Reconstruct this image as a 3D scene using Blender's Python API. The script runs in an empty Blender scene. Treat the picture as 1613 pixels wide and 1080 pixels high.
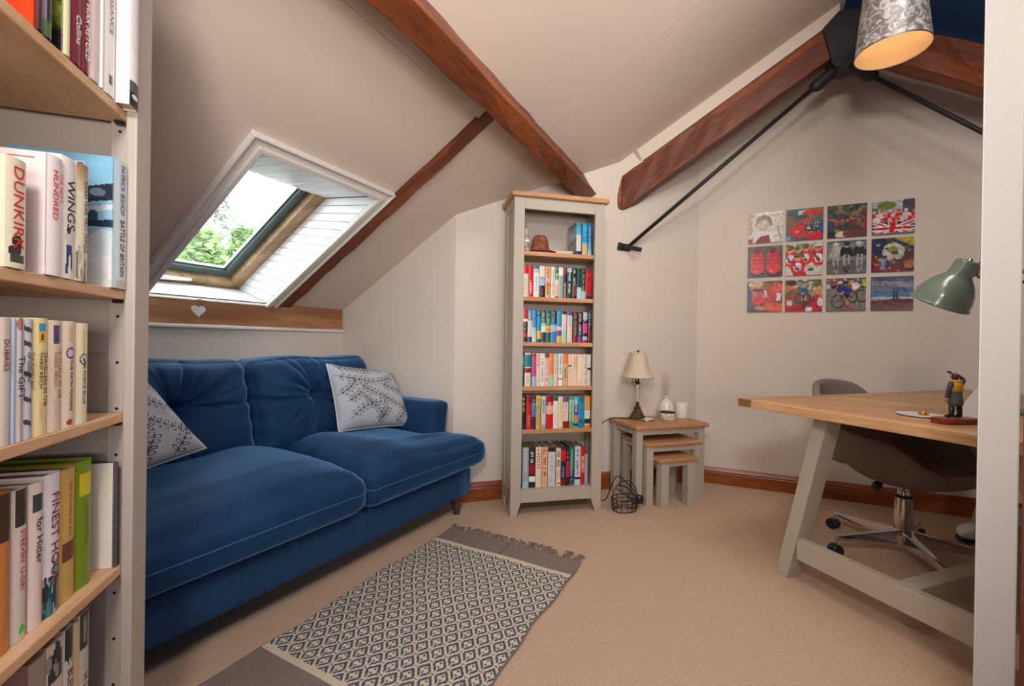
import bpy, bmesh, math, random
import numpy as np
from mathutils import Vector, Matrix

C = bpy.context.scene.collection
SC = bpy.context.scene
R_ = math.radians
random.seed(7)

# ---------------------------------------------------------------- camera, world, lights
F = 684.9
cam_d = bpy.data.cameras.new('camera')
cam_d.sensor_width = 36.0
cam_d.lens = F / 1613.0 * 36.0
cam_d.clip_start = 0.05
cam = bpy.data.objects.new('camera', cam_d)
C.objects.link(cam)
_p, _r = R_(-0.162), R_(0.858)
_fw = Vector((0, math.cos(_p), math.sin(_p)))
_rt = Vector((1, 0, 0))
_up = _rt.cross(_fw)
_r2 = math.cos(_r) * _rt + math.sin(_r) * _up
_u2 = -math.sin(_r) * _rt + math.cos(_r) * _up
cam.matrix_world = Matrix(((_r2.x, _u2.x, -_fw.x, 0), (_r2.y, _u2.y, -_fw.y, 0), (_r2.z, _u2.z, -_fw.z, 1.0), (0, 0, 0, 1)))
SC.camera = cam

SC.view_settings.view_transform = 'Standard'
SC.view_settings.look = 'None'
SC.view_settings.gamma = 1.0
SC.view_settings.use_curve_mapping = False
SC.view_settings.exposure = -0.08

W = bpy.data.worlds.new('overcast_sky')
SC.world = W
W.use_nodes = True
_bg = W.node_tree.nodes['Background']
_bg.inputs[0].default_value = (0.93, 0.97, 1.0, 1)
_bg.inputs[1].default_value = 9.0


def area(name, loc, target, size, sizey, power, col):
    d = bpy.data.lights.new(name, 'AREA')
    d.shape = 'RECTANGLE'
    d.size = size
    d.size_y = sizey
    d.energy = power
    d.color = col
    o = bpy.data.objects.new(name, d)
    C.objects.link(o)
    o.location = loc
    o.rotation_euler = (Vector(target) - Vector(loc)).to_track_quat('-Z', 'Y').to_euler()
    return o


area('added_key_behind', (-0.15, -0.45, 1.95), (1.0, 2.6, 1.2), 0.32, 0.3, 30, (1.0, 0.95, 0.90))  # added flash-like key beside the camera, not a fitting of the room
area('added_bounce_fill', (0.60, -1.5, 1.2), (0.85, -0.6, 3.0), 1.8, 1.2, 150, (1.0, 0.95, 0.90))  # added fill aimed upwards to brighten ceiling and walls, no real lamp
area('added_soft_above', (1.05, 1.0, 2.75), (0.85, 1.8, 0.0), 1.4, 0.7, 36, (1.0, 0.95, 0.90))  # added soft overhead area light, no fixture belongs to it


# ---------------------------------------------------------------- geometry of the plan
def hd(deg):
    t = R_(deg)
    return Vector((math.sin(t), math.cos(t), 0))


K = Vector((-1.218, 3.135, 0.0))      # corner of the low eaves wall and the gable wall
RH = 27.4                              # heading of the ridge
A = hd(RH)
B = hd(RH + 90)
T = 0.584                              # roof slope
Z0 = 1.213                             # roof height at the eaves wall
BR = 3.05                              # ridge distance from the eaves wall
ZR = Z0 + T * BR


def rp(s, b, z=0.0):
    """plan point: s along the ridge, b across from the eaves wall"""
    v = K + A * s + B * b
    return Vector((v.x, v.y, z))


def bz(x, y):
    v = Vector((x, y, 0)) - K
    return v.dot(B)


def roofz(b):
    return Z0 + T * b if b <= BR else ZR - T * (b - BR)


UP = (B + Vector((0, 0, T))).normalized()
NR = A.cross(UP)
if NR.z < 0:
    NR = -NR
K3 = Vector((K.x, K.y, Z0))


def rf(s, up, d=0.0):
    """point on the roof slope: s along ridge, up the slope, d outwards"""
    return K3 + A * s + UP * up + NR * d


# ---------------------------------------------------------------- materials
def srgb(r, g, b):
    def f(c):
        c /= 255.0
        return c / 12.92 if c <= 0.04045 else ((c + 0.055) / 1.055) ** 2.4
    return (f(r), f(g), f(b), 1.0)


MATS = {}


def mat(name, col, rough=0.6, metal=0.0, spec=0.5, var=0.0, vscale=8.0, bump=0.0, bscale=60.0, sheen=0.0, coat=0.0,
        emit=None, estr=0.0, stretch=(1, 1, 1), col2=None, detail=4.0):
    m = bpy.data.materials.new(name)
    m.use_nodes = True
    nt = m.node_tree
    bs = nt.nodes['Principled BSDF']
    bs.inputs['Base Color'].default_value = col
    bs.inputs['Roughness'].default_value = rough
    bs.inputs['Metallic'].default_value = metal
    bs.inputs['Specular IOR Level'].default_value = spec
    if sheen:
        bs.inputs['Sheen Weight'].default_value = sheen
        bs.inputs['Sheen Roughness'].default_value = 0.35
        bs.inputs['Sheen Tint'].default_value = (0.25, 0.55, 1.0, 1)
    if coat:
        bs.inputs['Coat Weight'].default_value = coat
        bs.inputs['Coat Roughness'].default_value = 0.15
    if emit:
        bs.inputs['Emission Color'].default_value = emit
        bs.inputs['Emission Strength'].default_value = estr
    tc = nt.nodes.new('ShaderNodeTexCoord')
    mp = nt.nodes.new('ShaderNodeMapping')
    mp.inputs['Scale'].default_value = stretch
    nt.links.new(tc.outputs['Object'], mp.inputs['Vector'])
    n = nt.nodes.new('ShaderNodeTexNoise')
    n.inputs['Scale'].default_value = vscale
    n.inputs['Detail'].default_value = detail
    nt.links.new(mp.outputs['Vector'], n.inputs['Vector'])
    if var or col2:
        mx = nt.nodes.new('ShaderNodeMix')
        mx.data_type = 'RGBA'
        c2 = col2 if col2 else tuple(max(0, c * (1 - var)) for c in col[:3]) + (1,)
        rmp = nt.nodes.new('ShaderNodeMapRange')
        rmp.inputs['From Min'].default_value = 0.3
        rmp.inputs['From Max'].default_value = 0.7
        nt.links.new(n.outputs['Fac'], rmp.inputs['Value'])
        nt.links.new(rmp.outputs['Result'], mx.inputs['Factor'])
        mx.inputs['A'].default_value = col
        mx.inputs['B'].default_value = c2
        nt.links.new(mx.outputs['Result'], bs.inputs['Base Color'])
    if bump:
        n2 = nt.nodes.new('ShaderNodeTexNoise')
        n2.inputs['Scale'].default_value = bscale
        n2.inputs['Detail'].default_value = 3.0
        nt.links.new(mp.outputs['Vector'], n2.inputs['Vector'])
        bp = nt.nodes.new('ShaderNodeBump')
        bp.inputs['Strength'].default_value = bump
        bp.inputs['Distance'].default_value = 0.01
        nt.links.new(n2.outputs['Fac'], bp.inputs['Height'])
        nt.links.new(bp.outputs['Normal'], bs.inputs['Normal'])
    MATS[name] = m
    return m


def wood(name, c1, c2, rough=0.45, axis='x', scale=1.0, knots=True, coat=0.0, ring=7.0, c3=None):
    """grain running along the local axis"""
    m = bpy.data.materials.new(name)
    m.use_nodes = True
    nt = m.node_tree
    L = nt.links
    bs = nt.nodes['Principled BSDF']
    bs.inputs['Roughness'].default_value = rough
    if coat:
        bs.inputs['Coat Weight'].default_value = coat
        bs.inputs['Coat Roughness'].default_value = 0.2
    tc = nt.nodes.new('ShaderNodeTexCoord')
    mp = nt.nodes.new('ShaderNodeMapping')
    s = {'x': (0.12, 1, 1), 'y': (1, 0.12, 1), 'z': (1, 1, 0.12)}[axis]
    mp.inputs['Scale'].default_value = tuple(v * scale for v in s)
    L.new(tc.outputs['Object'], mp.inputs['Vector'])
    n1 = nt.nodes.new('ShaderNodeTexNoise')
    n1.inputs['Scale'].default_value = ring
    n1.inputs['Detail'].default_value = 2
    n1.inputs['Distortion'].default_value = 1.2
    L.new(mp.outputs['Vector'], n1.inputs['Vector'])
    w = nt.nodes.new('ShaderNodeMath')
    w.operation = 'MULTIPLY'
    w.inputs[1].default_value = 14.0
    L.new(n1.outputs['Fac'], w.inputs[0])
    sn = nt.nodes.new('ShaderNodeMath')
    sn.operation = 'SINE'
    L.new(w.outputs[0], sn.inputs[0])
    n2 = nt.nodes.new('ShaderNodeTexNoise')
    n2.inputs['Scale'].default_value = 90
    n2.inputs['Detail'].default_value = 4
    L.new(mp.outputs['Vector'], n2.inputs['Vector'])
    ad = nt.nodes.new('ShaderNodeMath')
    ad.operation = 'MULTIPLY_ADD'
    ad.inputs[1].default_value = 0.16
    L.new(sn.outputs[0], ad.inputs[0])
    L.new(n2.outputs['Fac'], ad.inputs[2])
    rg = nt.nodes.new('ShaderNodeMapRange')
    rg.inputs['From Min'].default_value = 0.25
    rg.inputs['From Max'].default_value = 0.75
    L.new(ad.outputs[0], rg.inputs['Value'])
    mx = nt.nodes.new('ShaderNodeMix')
    mx.data_type = 'RGBA'
    mx.inputs['A'].default_value = c1
    mx.inputs['B'].default_value = c2
    L.new(rg.outputs['Result'], mx.inputs['Factor'])
    out = mx.outputs['Result']
    if c3:
        n3 = nt.nodes.new('ShaderNodeTexNoise')
        n3.inputs['Scale'].default_value = 2.6
        n3.inputs['Detail'].default_value = 3
        mp3 = nt.nodes.new('ShaderNodeMapping')
        mp3.inputs['Scale'].default_value = tuple(0.35 if v < 1 else 1.6 for v in s)
        L.new(tc.outputs['Object'], mp3.inputs['Vector'])
        L.new(mp3.outputs['Vector'], n3.inputs['Vector'])
        r3 = nt.nodes.new('ShaderNodeMapRange')
        r3.inputs['From Min'].default_value = 0.45
        r3.inputs['From Max'].default_value = 0.72
        L.new(n3.outputs['Fac'], r3.inputs['Value'])
        m3 = nt.nodes.new('ShaderNodeMix')
        m3.data_type = 'RGBA'
        L.new(r3.outputs['Result'], m3.inputs['Factor'])
        L.new(out, m3.inputs['A'])
        m3.inputs['B'].default_value = c3
        out = m3.outputs['Result']
    L.new(out, bs.inputs['Base Color'])
    bp = nt.nodes.new('ShaderNodeBump')
    bp.inputs['Strength'].default_value = 0.25
    bp.inputs['Distance'].default_value = 0.002
    L.new(ad.outputs[0], bp.inputs['Height'])
    L.new(bp.outputs['Normal'], bs.inputs['Normal'])
    MATS[name] = m
    return m


mat('wall_paint', srgb(214, 202, 190), 0.9, var=0.03, vscale=2.0, bump=0.06, bscale=14)
mat('ceiling_paint', srgb(212, 196, 182), 0.92, var=0.04, vscale=1.6, bump=0.08, bscale=10)
mat('white_gloss', srgb(226, 220, 214), 0.35)
mat('white_board', srgb(236, 238, 240), 0.3)
mat('navy_paint', srgb(24, 70, 124), 0.85, var=0.15, vscale=40, bump=0.1, bscale=90)
mat('carpet', srgb(218, 188, 164), 1.0, spec=0.1, var=0.0, col2=srgb(196, 162, 136), vscale=150, bump=0.7, bscale=330, detail=6)
mat('door_frame_paint', srgb(164, 158, 150), 0.5, var=0.04, vscale=3)
mat('grey_paint', srgb(176, 166, 151), 0.5, var=0.05, vscale=5)
mat('pale_grey_paint', srgb(178, 166, 155), 0.5, var=0.04, vscale=5)
wood('oak', srgb(203, 152, 110), srgb(176, 122, 80), 0.45, 'x')
wood('oak_y', srgb(206, 156, 114), srgb(180, 126, 84), 0.45, 'y')
wood('pale_oak', srgb(214, 176, 138), srgb(190, 146, 106), 0.45, 'x')
wood('desk_oak', srgb(202, 158, 112), srgb(168, 118, 74), 0.4, 'x', ring=5)
wood('desk_oak_y', srgb(206, 164, 118), srgb(172, 122, 78), 0.4, 'y', ring=5)
wood('beam_wood', srgb(150, 76, 28), srgb(88, 38, 14), 0.5, 'x', ring=4.0, c3=srgb(66, 28, 14))
wood('plate_wood', srgb(206, 156, 110), srgb(160, 108, 66), 0.6, 'x', ring=6, c3=srgb(128, 76, 44))
wood('skirting_wood', srgb(160, 86, 36), srgb(122, 58, 20), 0.35, 'x', ring=5, coat=0.2)
wood('window_wood', srgb(176, 146, 108), srgb(132, 100, 68), 0.6, 'x', ring=6)
wood('end_grain', srgb(150, 104, 66), srgb(112, 72, 42), 0.6, 'z')
wood('mahogany', srgb(140, 52, 26), srgb(98, 32, 16), 0.35, 'x')
wood('dark_door', srgb(130, 66, 38), srgb(96, 44, 24), 0.4, 'z')
mat('velvet', srgb(12, 54, 92), 0.75, spec=0.25, col2=srgb(9, 42, 76), vscale=6, sheen=0.8, bump=0.12, bscale=420)
mat('velvet_base', srgb(32, 64, 98), 0.8, spec=0.25, col2=srgb(24, 54, 88), vscale=60, sheen=0.25, bump=0.12, bscale=420)
mat('velvet_light', srgb(40, 84, 124), 0.7, sheen=0.4)
mat('leg_dark', srgb(70, 58, 50), 0.5)
mat('black_iron', srgb(26, 24, 25), 0.6, bump=0.12, bscale=90)
mat('black_plastic', srgb(20, 20, 22), 0.4)
mat('black_wire', srgb(24, 20, 18), 0.45)
mat('chrome', srgb(205, 205, 208), 0.08, metal=1.0)
mat('steel', srgb(170, 170, 172), 0.3, metal=1.0)
mat('chair_fabric', srgb(138, 124, 114), 0.95, spec=0.15, var=0.16, vscale=190, bump=0.4, bscale=500)
mat('lamp_green', srgb(104, 122, 108), 0.22, coat=0.6)
mat('sash_dark', srgb(66, 82, 80), 0.4)
mat('page', srgb(206, 188, 160), 0.9, var=0.12, vscale=140, stretch=(1, 1, 0.05))
mat('page_brown', srgb(148, 112, 78), 0.9, var=0.2, vscale=140)
mat('ceramic', srgb(224, 216, 206), 0.18, coat=0.5)
mat('candle_wax', srgb(222, 212, 202), 0.45)
mat('reed', srgb(206, 170, 140), 0.8)
mat('brass_old', srgb(92, 70, 40), 0.4, metal=0.8, var=0.5, vscale=50, bump=0.6, bscale=90)
mat('shade_cream', srgb(214, 196, 168), 0.9, var=0.08, vscale=60, stretch=(1, 1, 0.2))
mat('bead', srgb(210, 205, 200), 0.15, spec=0.9)
mat('glass_clear', srgb(200, 195, 188), 0.1, spec=0.8)
mat('bark_leaf', srgb(84, 116, 52), 0.9, col2=srgb(118, 142, 84), vscale=3)
mat('bark_pale', srgb(134, 140, 132), 0.9, col2=srgb(158, 160, 152), vscale=3)
mat('bark', srgb(120, 104, 90), 0.9)
mat('yarn_grey', srgb(132, 116, 108), 0.95, var=0.3, vscale=120)
mat('coat_grey', srgb(62, 62, 76), 0.6)
mat('coat_skirt', srgb(86, 88, 92), 0.6)
mat('vest_yellow', srgb(206, 160, 20), 0.5)
mat('skin_paint', srgb(190, 120, 80), 0.5)
mat('boot_black', srgb(26, 24, 26), 0.4)
mat('helmet_brown', srgb(88, 40, 26), 0.5)
mat('gold', srgb(212, 160, 60), 0.25, metal=0.9)
mat('porcelain_white', srgb(235, 230, 225), 0.3)
mat('tablet_grey', srgb(196, 192, 192), 0.35)
mat('tablet_screen', srgb(24, 30, 40), 0.15)
mat('hat_brown', srgb(84, 34, 34), 0.7, col2=srgb(160, 92, 58), vscale=38, bump=0.2, bscale=120)
mat('hat_red', srgb(120, 12, 26), 0.6)
mat('navy_sole', srgb(24, 26, 52), 0.6)
mat('heart_white', srgb(206, 202, 198), 0.5)
mat('twine', srgb(120, 90, 60), 0.9)
mat('figurine_red', srgb(96, 30, 34), 0.4, col2=srgb(210, 190, 180), vscale=45)


def attr_mat(name, rough, spec=0.4, bump=0.0, bscale=300, sheen=0.0):
    m = bpy.data.materials.new(name)
    m.use_nodes = True
    nt = m.node_tree
    bs = nt.nodes['Principled BSDF']
    at = nt.nodes.new('ShaderNodeAttribute')
    at.attribute_name = 'Col'
    nt.links.new(at.outputs['Color'], bs.inputs['Base Color'])
    bs.inputs['Roughness'].default_value = rough
    bs.inputs['Specular IOR Level'].default_value = spec
    if bump:
        n2 = nt.nodes.new('ShaderNodeTexNoise')
        n2.inputs['Scale'].default_value = bscale
        tc = nt.nodes.new('ShaderNodeTexCoord')
        nt.links.new(tc.outputs['Object'], n2.inputs['Vector'])
        bp = nt.nodes.new('ShaderNodeBump')
        bp.inputs['Strength'].default_value = bump
        bp.inputs['Distance'].default_value = 0.003
        nt.links.new(n2.outputs['Fac'], bp.inputs['Height'])
        nt.links.new(bp.outputs['Normal'], bs.inputs['Normal'])
    MATS[name] = m
    return m


attr_mat('printed_cover', 0.35)
attr_mat('printed_tile', 0.3)
attr_mat('printed_cloth', 0.9, 0.15, 0.3, 500)
attr_mat('woven', 0.95, 0.1, 0.7, 700)

# glass pane: mostly clear with a reflection
_m = bpy.data.materials.new('window_glass')
_m.use_nodes = True
_nt = _m.node_tree
_nt.nodes.clear()
_o = _nt.nodes.new('ShaderNodeOutputMaterial')
_mx = _nt.nodes.new('ShaderNodeMixShader')
_tr = _nt.nodes.new('ShaderNodeBsdfTransparent')
_tr.inputs[0].default_value = (0.93, 0.96, 0.95, 1)
_gl = _nt.nodes.new('ShaderNodeBsdfGlossy')
_gl.inputs['Roughness'].default_value = 0.02
_mx.inputs[0].default_value = 0.05
_nt.links.new(_tr.outputs[0], _mx.inputs[1])
_nt.links.new(_gl.outputs[0], _mx.inputs[2])
_nt.links.new(_mx.outputs[0], _o.inputs[0])
MATS['window_glass'] = _m

# crushed silver velvet of the pendant shade
_m = mat('crushed_silver', srgb(120, 112, 110), 0.35, spec=0.6)
_nt = _m.node_tree
_bs = _nt.nodes['Principled BSDF']
_tc = _nt.nodes.new('ShaderNodeTexCoord')
_n = _nt.nodes.new('ShaderNodeTexNoise')
_n.inputs['Scale'].default_value = 24
_n.inputs['Detail'].default_value = 6
_n.inputs['Distortion'].default_value = 1.8
_nt.links.new(_tc.outputs['Object'], _n.inputs['Vector'])
_cr = _nt.nodes.new('ShaderNodeValToRGB')
_cr.color_ramp.elements[0].position = 0.42
_cr.color_ramp.elements[0].color = srgb(108, 100, 98)
_cr.color_ramp.elements[1].position = 0.62
_cr.color_ramp.elements[1].color = srgb(190, 186, 184)
_nt.links.new(_n.outputs['Fac'], _cr.inputs['Fac'])
_nt.links.new(_cr.outputs['Color'], _bs.inputs['Base Color'])
mat('shade_lining', srgb(206, 172, 134), 0.7)
mat('bulb_glow', srgb(255, 240, 210), 0.4, emit=(1, 0.86, 0.62, 1), estr=8)


# ---------------------------------------------------------------- mesh building
class MB:
    def __init__(self):
        self.v = []
        self.f = []
        self.c = []      # colour per face (optional)

    def add(self, vs, fs, col=None):
        n = len(self.v)
        self.v += [tuple(p) for p in vs]
        for f in fs:
            self.f.append(tuple(n + i for i in f))
            self.c.append(col)
        return self

    def box(self, x0, x1, y0, y1, z0, z1, col=None):
        vs = [(x0, y0, z0), (x1, y0, z0), (x1, y1, z0), (x0, y1, z0), (x0, y0, z1), (x1, y0, z1), (x1, y1, z1), (x0, y1, z1)]
        return self.add(vs, [(0, 3, 2, 1), (4, 5, 6, 7), (0, 1, 5, 4), (1, 2, 6, 5), (2, 3, 7, 6), (3, 0, 4, 7)], col)

    def hexa(self, b, t, col=None):
        """two quads of four points, bottom and top"""
        return self.add(list(b) + list(t), [(0, 3, 2, 1), (4, 5, 6, 7), (0, 1, 5, 4), (1, 2, 6, 5), (2, 3, 7, 6), (3, 0, 4, 7)], col)

    def prism(self, poly, fn, d0, d1, col=None):
        """poly of 2D points; fn(a, b, d) gives the 3D point"""
        n = len(poly)
        vs = [fn(a, b, d0) for a, b in poly] + [fn(a, b, d1) for a, b in poly]
        fs = [tuple(range(n))[::-1], tuple(range(n, 2 * n))]
        fs += [(i, (i + 1) % n, n + (i + 1) % n, n + i) for i in range(n)]
        return self.add(vs, fs, col)

    def lathe(self, prof, n=24, cx=0, cy=0, cz=0, cap=True, col=None, sx=1.0, sy=1.0):
        vs = []
        for r, z in prof:
            for i in range(n):
                t = 2 * math.pi * i / n
                vs.append((cx + r * sx * math.cos(t), cy + r * sy * math.sin(t), cz + z))
        fs = []
        for k in range(len(prof) - 1):
            for i in range(n):
                j = (i + 1) % n
                fs.append((k * n + i, k * n + j, (k + 1) * n + j, (k + 1) * n + i))
        if cap:
            fs.append(tuple(range(n))[::-1])
            m = (len(prof) - 1) * n
            fs.append(tuple(m + i for i in range(n)))
        return self.add(vs, fs, col)

    def tube(self, pts, r, n=8, col=None, closed=False):
        pts = [Vector(p) for p in pts]
        rs = r if isinstance(r, (list, tuple)) else [r] * len(pts)
        vs = []
        N = len(pts)
        ref = None
        for i, p in enumerate(pts):
            a = pts[i - 1] if (i > 0 or closed) else pts[i]
            b = pts[(i + 1) % N] if (i < N - 1 or closed) else pts[i]
            d = (b - a).normalized()
            if ref is None:
                ref = Vector((0, 0, 1)) if abs(d.z) < 0.9 else Vector((1, 0, 0))
            e1 = d.cross(ref).normalized()
            e2 = e1.cross(d).normalized()
            ref = e2
            for k in range(n):
                t = 2 * math.pi * k / n
                vs.append(p + (e1 * math.cos(t) + e2 * math.sin(t)) * rs[i])
        fs = []
        M = N if closed else N - 1
        for i in range(M):
            i2 = (i + 1) % N
            for k in range(n):
                k2 = (k + 1) % n
                fs.append((i * n + k, i * n + k2, i2 * n + k2, i2 * n + k))
        if not closed:
            fs.append(tuple(range(n))[::-1])
            fs.append(tuple((N - 1) * n + k for k in range(n)))
        return self.add(vs, fs, col)

    def ball(self, c, r, n=12, m=8, s=(1, 1, 1), col=None):
        prof = []
        for i in range(m + 1):
            t = math.pi * i / m
            prof.append((max(1e-5, math.sin(t)) * r, -math.cos(t) * r))
        vs = []
        for rr, z in prof:
            for i in range(n):
                t = 2 * math.pi * i / n
                vs.append((c[0] + rr * math.cos(t) * s[0], c[1] + rr * math.sin(t) * s[1], c[2] + z * s[2]))
        fs = []
        for k in range(m):
            for i in range(n):
                j = (i + 1) % n
                fs.append((k * n + i, k * n + j, (k + 1) * n + j, (k + 1) * n + i))
        return self.add(vs, fs, col)

    def grid(self, fn, nu, nv, colors=None, flip=False):
        """fn(u,v)->point, u,v in 0..1; colors array [nv][nu] (row 0 at v=0)"""
        n0 = len(self.v)
        for j in range(nv + 1):
            for i in range(nu + 1):
                self.v.append(tuple(fn(i / nu, j / nv)))
        for j in range(nv):
            for i in range(nu):
                a = n0 + j * (nu + 1) + i
                q = (a, a + 1, a + nu + 2, a + nu + 1)
                self.f.append(q[::-1] if flip else q)
                self.c.append(tuple(colors[j][i]) if colors is not None else None)
        return self

    def build(self, name, m, parent=None, smooth=False, bevel=0.0, seg=2, colored=False, defcol=(0.5, 0.5, 0.5)):
        me = bpy.data.meshes.new(name)
        me.from_pydata(self.v, [], self.f)
        me.update()
        if colored:
            at = me.color_attributes.new('Col', 'FLOAT_COLOR', 'CORNER')
            nl = np.array([len(f) for f in self.f])
            cc = np.array([(tuple(c[:3]) if c is not None else defcol) + (1.0,) for c in self.c], dtype=np.float32)
            arr = np.repeat(cc, nl, axis=0)
            at.data.foreach_set('color', arr.ravel())
        if smooth:
            me.polygons.foreach_set('use_smooth', [True] * len(me.polygons))
        mm = MATS[m] if isinstance(m, str) else m
        me.materials.append(mm)
        o = bpy.data.objects.new(name, me)
        C.objects.link(o)
        if parent is not None:
            o.parent = parent
        if bevel:
            b = o.modifiers.new('bevel', 'BEVEL')
            b.width = bevel
            b.segments = seg
            b.limit_method = 'ANGLE'
            b.angle_limit = R_(40)
        return o


def tag(o, label=None, cat=None, group=None, kind=None):
    if label:
        o['label'] = label
    if cat:
        o['category'] = cat
    if group:
        o['group'] = group
    if kind:
        o['kind'] = kind
    return o


def empty(name, loc=(0, 0, 0), heading=90.0, label=None, cat=None, group=None, kind=None):
    """local x points along the heading, local y to heading-90"""
    o = bpy.data.objects.new(name, None)
    o.empty_display_size = 0.1
    C.objects.link(o)
    o.location = loc
    o.rotation_euler = (0, 0, R_(90 - heading))
    return tag(o, label, cat, group, kind)


def setm(o, origin, heading):
    o.location = origin
    o.rotation_euler = (0, 0, R_(90 - heading))
    return o


def copy_tree(o, parent=None):
    c = o.copy()
    C.objects.link(c)
    if parent is not None:
        c.parent = parent
    for ch in list(o.children):
        copy_tree(ch, c)
    return c


# ---------------------------------------------------------------- painting on meshes
def lin(c):
    return srgb(*c)[:3]


class Cv:
    """small picture painted with numpy, row 0 at the top"""

    def __init__(self, w, h, bg, seed=0):
        self.w, self.h = w, h
        self.a = np.zeros((h, w, 3))
        self.a[:] = lin(bg)
        yy, xx = np.mgrid[0:h, 0:w]
        self.x = (xx + 0.5) / w
        self.y = (yy + 0.5) / h
        self.rng = np.random.RandomState(seed)

    def _m(self, m, c, al=1.0):
        self.a[m] = self.a[m] * (1 - al) + np.array(lin(c)) * al
        return self

    def rect(self, x0, y0, x1, y1, c, al=1.0):
        return self._m((self.x >= x0) & (self.x < x1) & (self.y >= y0) & (self.y < y1), c, al)

    def ell(self, cx, cy, rx, ry, c, al=1.0, rot=0.0):
        t = R_(rot)
        dx, dy = self.x - cx, self.y - cy
        u = dx * math.cos(t) + dy * math.sin(t)
        v = -dx * math.sin(t) + dy * math.cos(t)
        return self._m((u / rx) ** 2 + (v / ry) ** 2 < 1, c, al)

    def ring(self, cx, cy, rx, ry, w, c, rot=0.0):
        t = R_(rot)
        dx, dy = self.x - cx, self.y - cy
        u = dx * math.cos(t) + dy * math.sin(t)
        v = -dx * math.sin(t) + dy * math.cos(t)
        q = np.sqrt((u / rx) ** 2 + (v / ry) ** 2)
        return self._m(np.abs(q - 1) < w, c)

    def line(self, x0, y0, x1, y1, w, c, al=1.0):
        dx, dy = x1 - x0, y1 - y0
        L2 = dx * dx + dy * dy + 1e-12
        t = np.clip(((self.x - x0) * dx + (self.y - y0) * dy) / L2, 0, 1)
        d = np.hypot(self.x - x0 - t * dx, self.y - y0 - t * dy)
        return self._m(d < w, c, al)

    def poly(self, pts, c, al=1.0):
        ins = np.zeros(self.x.shape, bool)
        n = len(pts)
        for i in range(n):
            x1, y1 = pts[i]
            x2, y2 = pts[(i + 1) % n]
            cond = ((y1 > self.y) != (y2 > self.y))
            xi = (x2 - x1) * (self.y - y1) / ((y2 - y1) if y2 != y1 else 1e-9) + x1
            ins ^= cond & (self.x < xi)
        return self._m(ins, c, al)

    def noise(self, amp, cell=1, x0=0, y0=0, x1=1, y1=1):
        h, w = self.h // cell + 1, self.w // cell + 1
        n = self.rng.uniform(-amp, amp, (h, w))
        n = np.kron(n, np.ones((cell, cell)))[:self.h, :self.w]
        m = (self.x >= x0) & (self.x < x1) & (self.y >= y0) & (self.y < y1)
        self.a[m] *= (1 + n[m])[:, None]
        return self

    def speck(self, n, cols, r=0.03, x0=0, y0=0, x1=1, y1=1):
        for _ in range(n):
            c = cols[self.rng.randint(len(cols))]
            self.ell(self.rng.uniform(x0, x1), self.rng.uniform(y0, y1), r * self.rng.uniform(0.5, 1.3), r * self.rng.uniform(0.5, 1.3), c)
        return self

    def grad(self, y0, y1, c0, c1):
        m = (self.y >= y0) & (self.y < y1)
        t = ((self.y - y0) / (y1 - y0))[m][:, None]
        self.a[m] = np.array(lin(c0)) * (1 - t) + np.array(lin(c1)) * t
        return self

    def cells(self):
        return np.clip(self.a, 0, 1)


FONT = {
    'A': '010101111101101', 'B': '110101110101110', 'C': '011100100100011', 'D': '110101101101110', 'E': '111100110100111',
    'F': '111100110100100', 'G': '011100101101011', 'H': '101101111101101', 'I': '111010010010111', 'J': '001001001101010',
    'K': '101101110101101', 'L': '100100100100111', 'M': '101111111101101', 'N': '111101101101101', 'O': '010101101101010',
    'P': '110101110100100', 'R': '110101110101101', 'S': '011100010001110', 'T': '111010010010010', 'U': '101101101101111',
    'V': '101101101101010', 'W': '101101111111101', 'Y': '101101010010010', ' ': '000000000000000'}


def spine_text(cv, txt, row, col, c, bold=1):
    """3x5 letters down a spine, tops to the right"""
    c = np.array(lin(c))
    for ch in txt:
        g = FONT.get(ch, FONT[' '])
        for gy in range(5):
            for gx in range(3):
                if g[gy * 3 + gx] == '1':
                    r = row + gx
                    k = col + (4 - gy)
                    if 0 <= r < cv.h and 0 <= k < cv.w:
                        cv.a[r, k] = c
        row += 4
    return row


def scrawl(cv, r0, r1, c, seed, wid=0.5, al=0.8):
    """illegible small print down a spine"""
    rng = np.random.RandomState(seed)
    c = np.array(lin(c))
    w = cv.w
    a, b = int(w * (0.5 - wid / 2)), max(int(w * (0.5 + wid / 2)), int(w * (0.5 - wid / 2)) + 1)
    r = int(r0 * cv.h)
    while r < int(r1 * cv.h):
        L = rng.randint(1, 3)
        if rng.rand() < 0.86:
            o = rng.randint(0, 2)
            cv.a[r:r + L, a + o:b] = cv.a[r:r + L, a + o:b] * (1 - al) + c * al
        r += L + 1
    return cv


# ================================================================ SETTING
def struct(name, mb, m, **kw):
    o = mb.build(name, m, **kw)
    o['kind'] = 'structure'
    return o


# floor
fl = MB()
fl.add([rp(-5.2, -0.3), rp(-5.2, 6.3), rp(1.9, 6.3), rp(1.9, -0.3)], [(0, 3, 2, 1)])
fl.v = [(x, y, 0.0) for x, y, z in fl.v]
fl.f = [(0, 1, 2, 3)] if False else [(0, 1, 2, 3)[::-1]]
struct('floor', fl, 'carpet')

CW = Vector((1.361, 3.204, 0))          # corner of the diagonal wall and the picture wall
DW = hd(73.4)                           # diagonal wall heading
PW = hd(114.2)                          # picture wall heading
G1 = rp(0, 0.97)                        # protruding corner gable / diagonal wall


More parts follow.
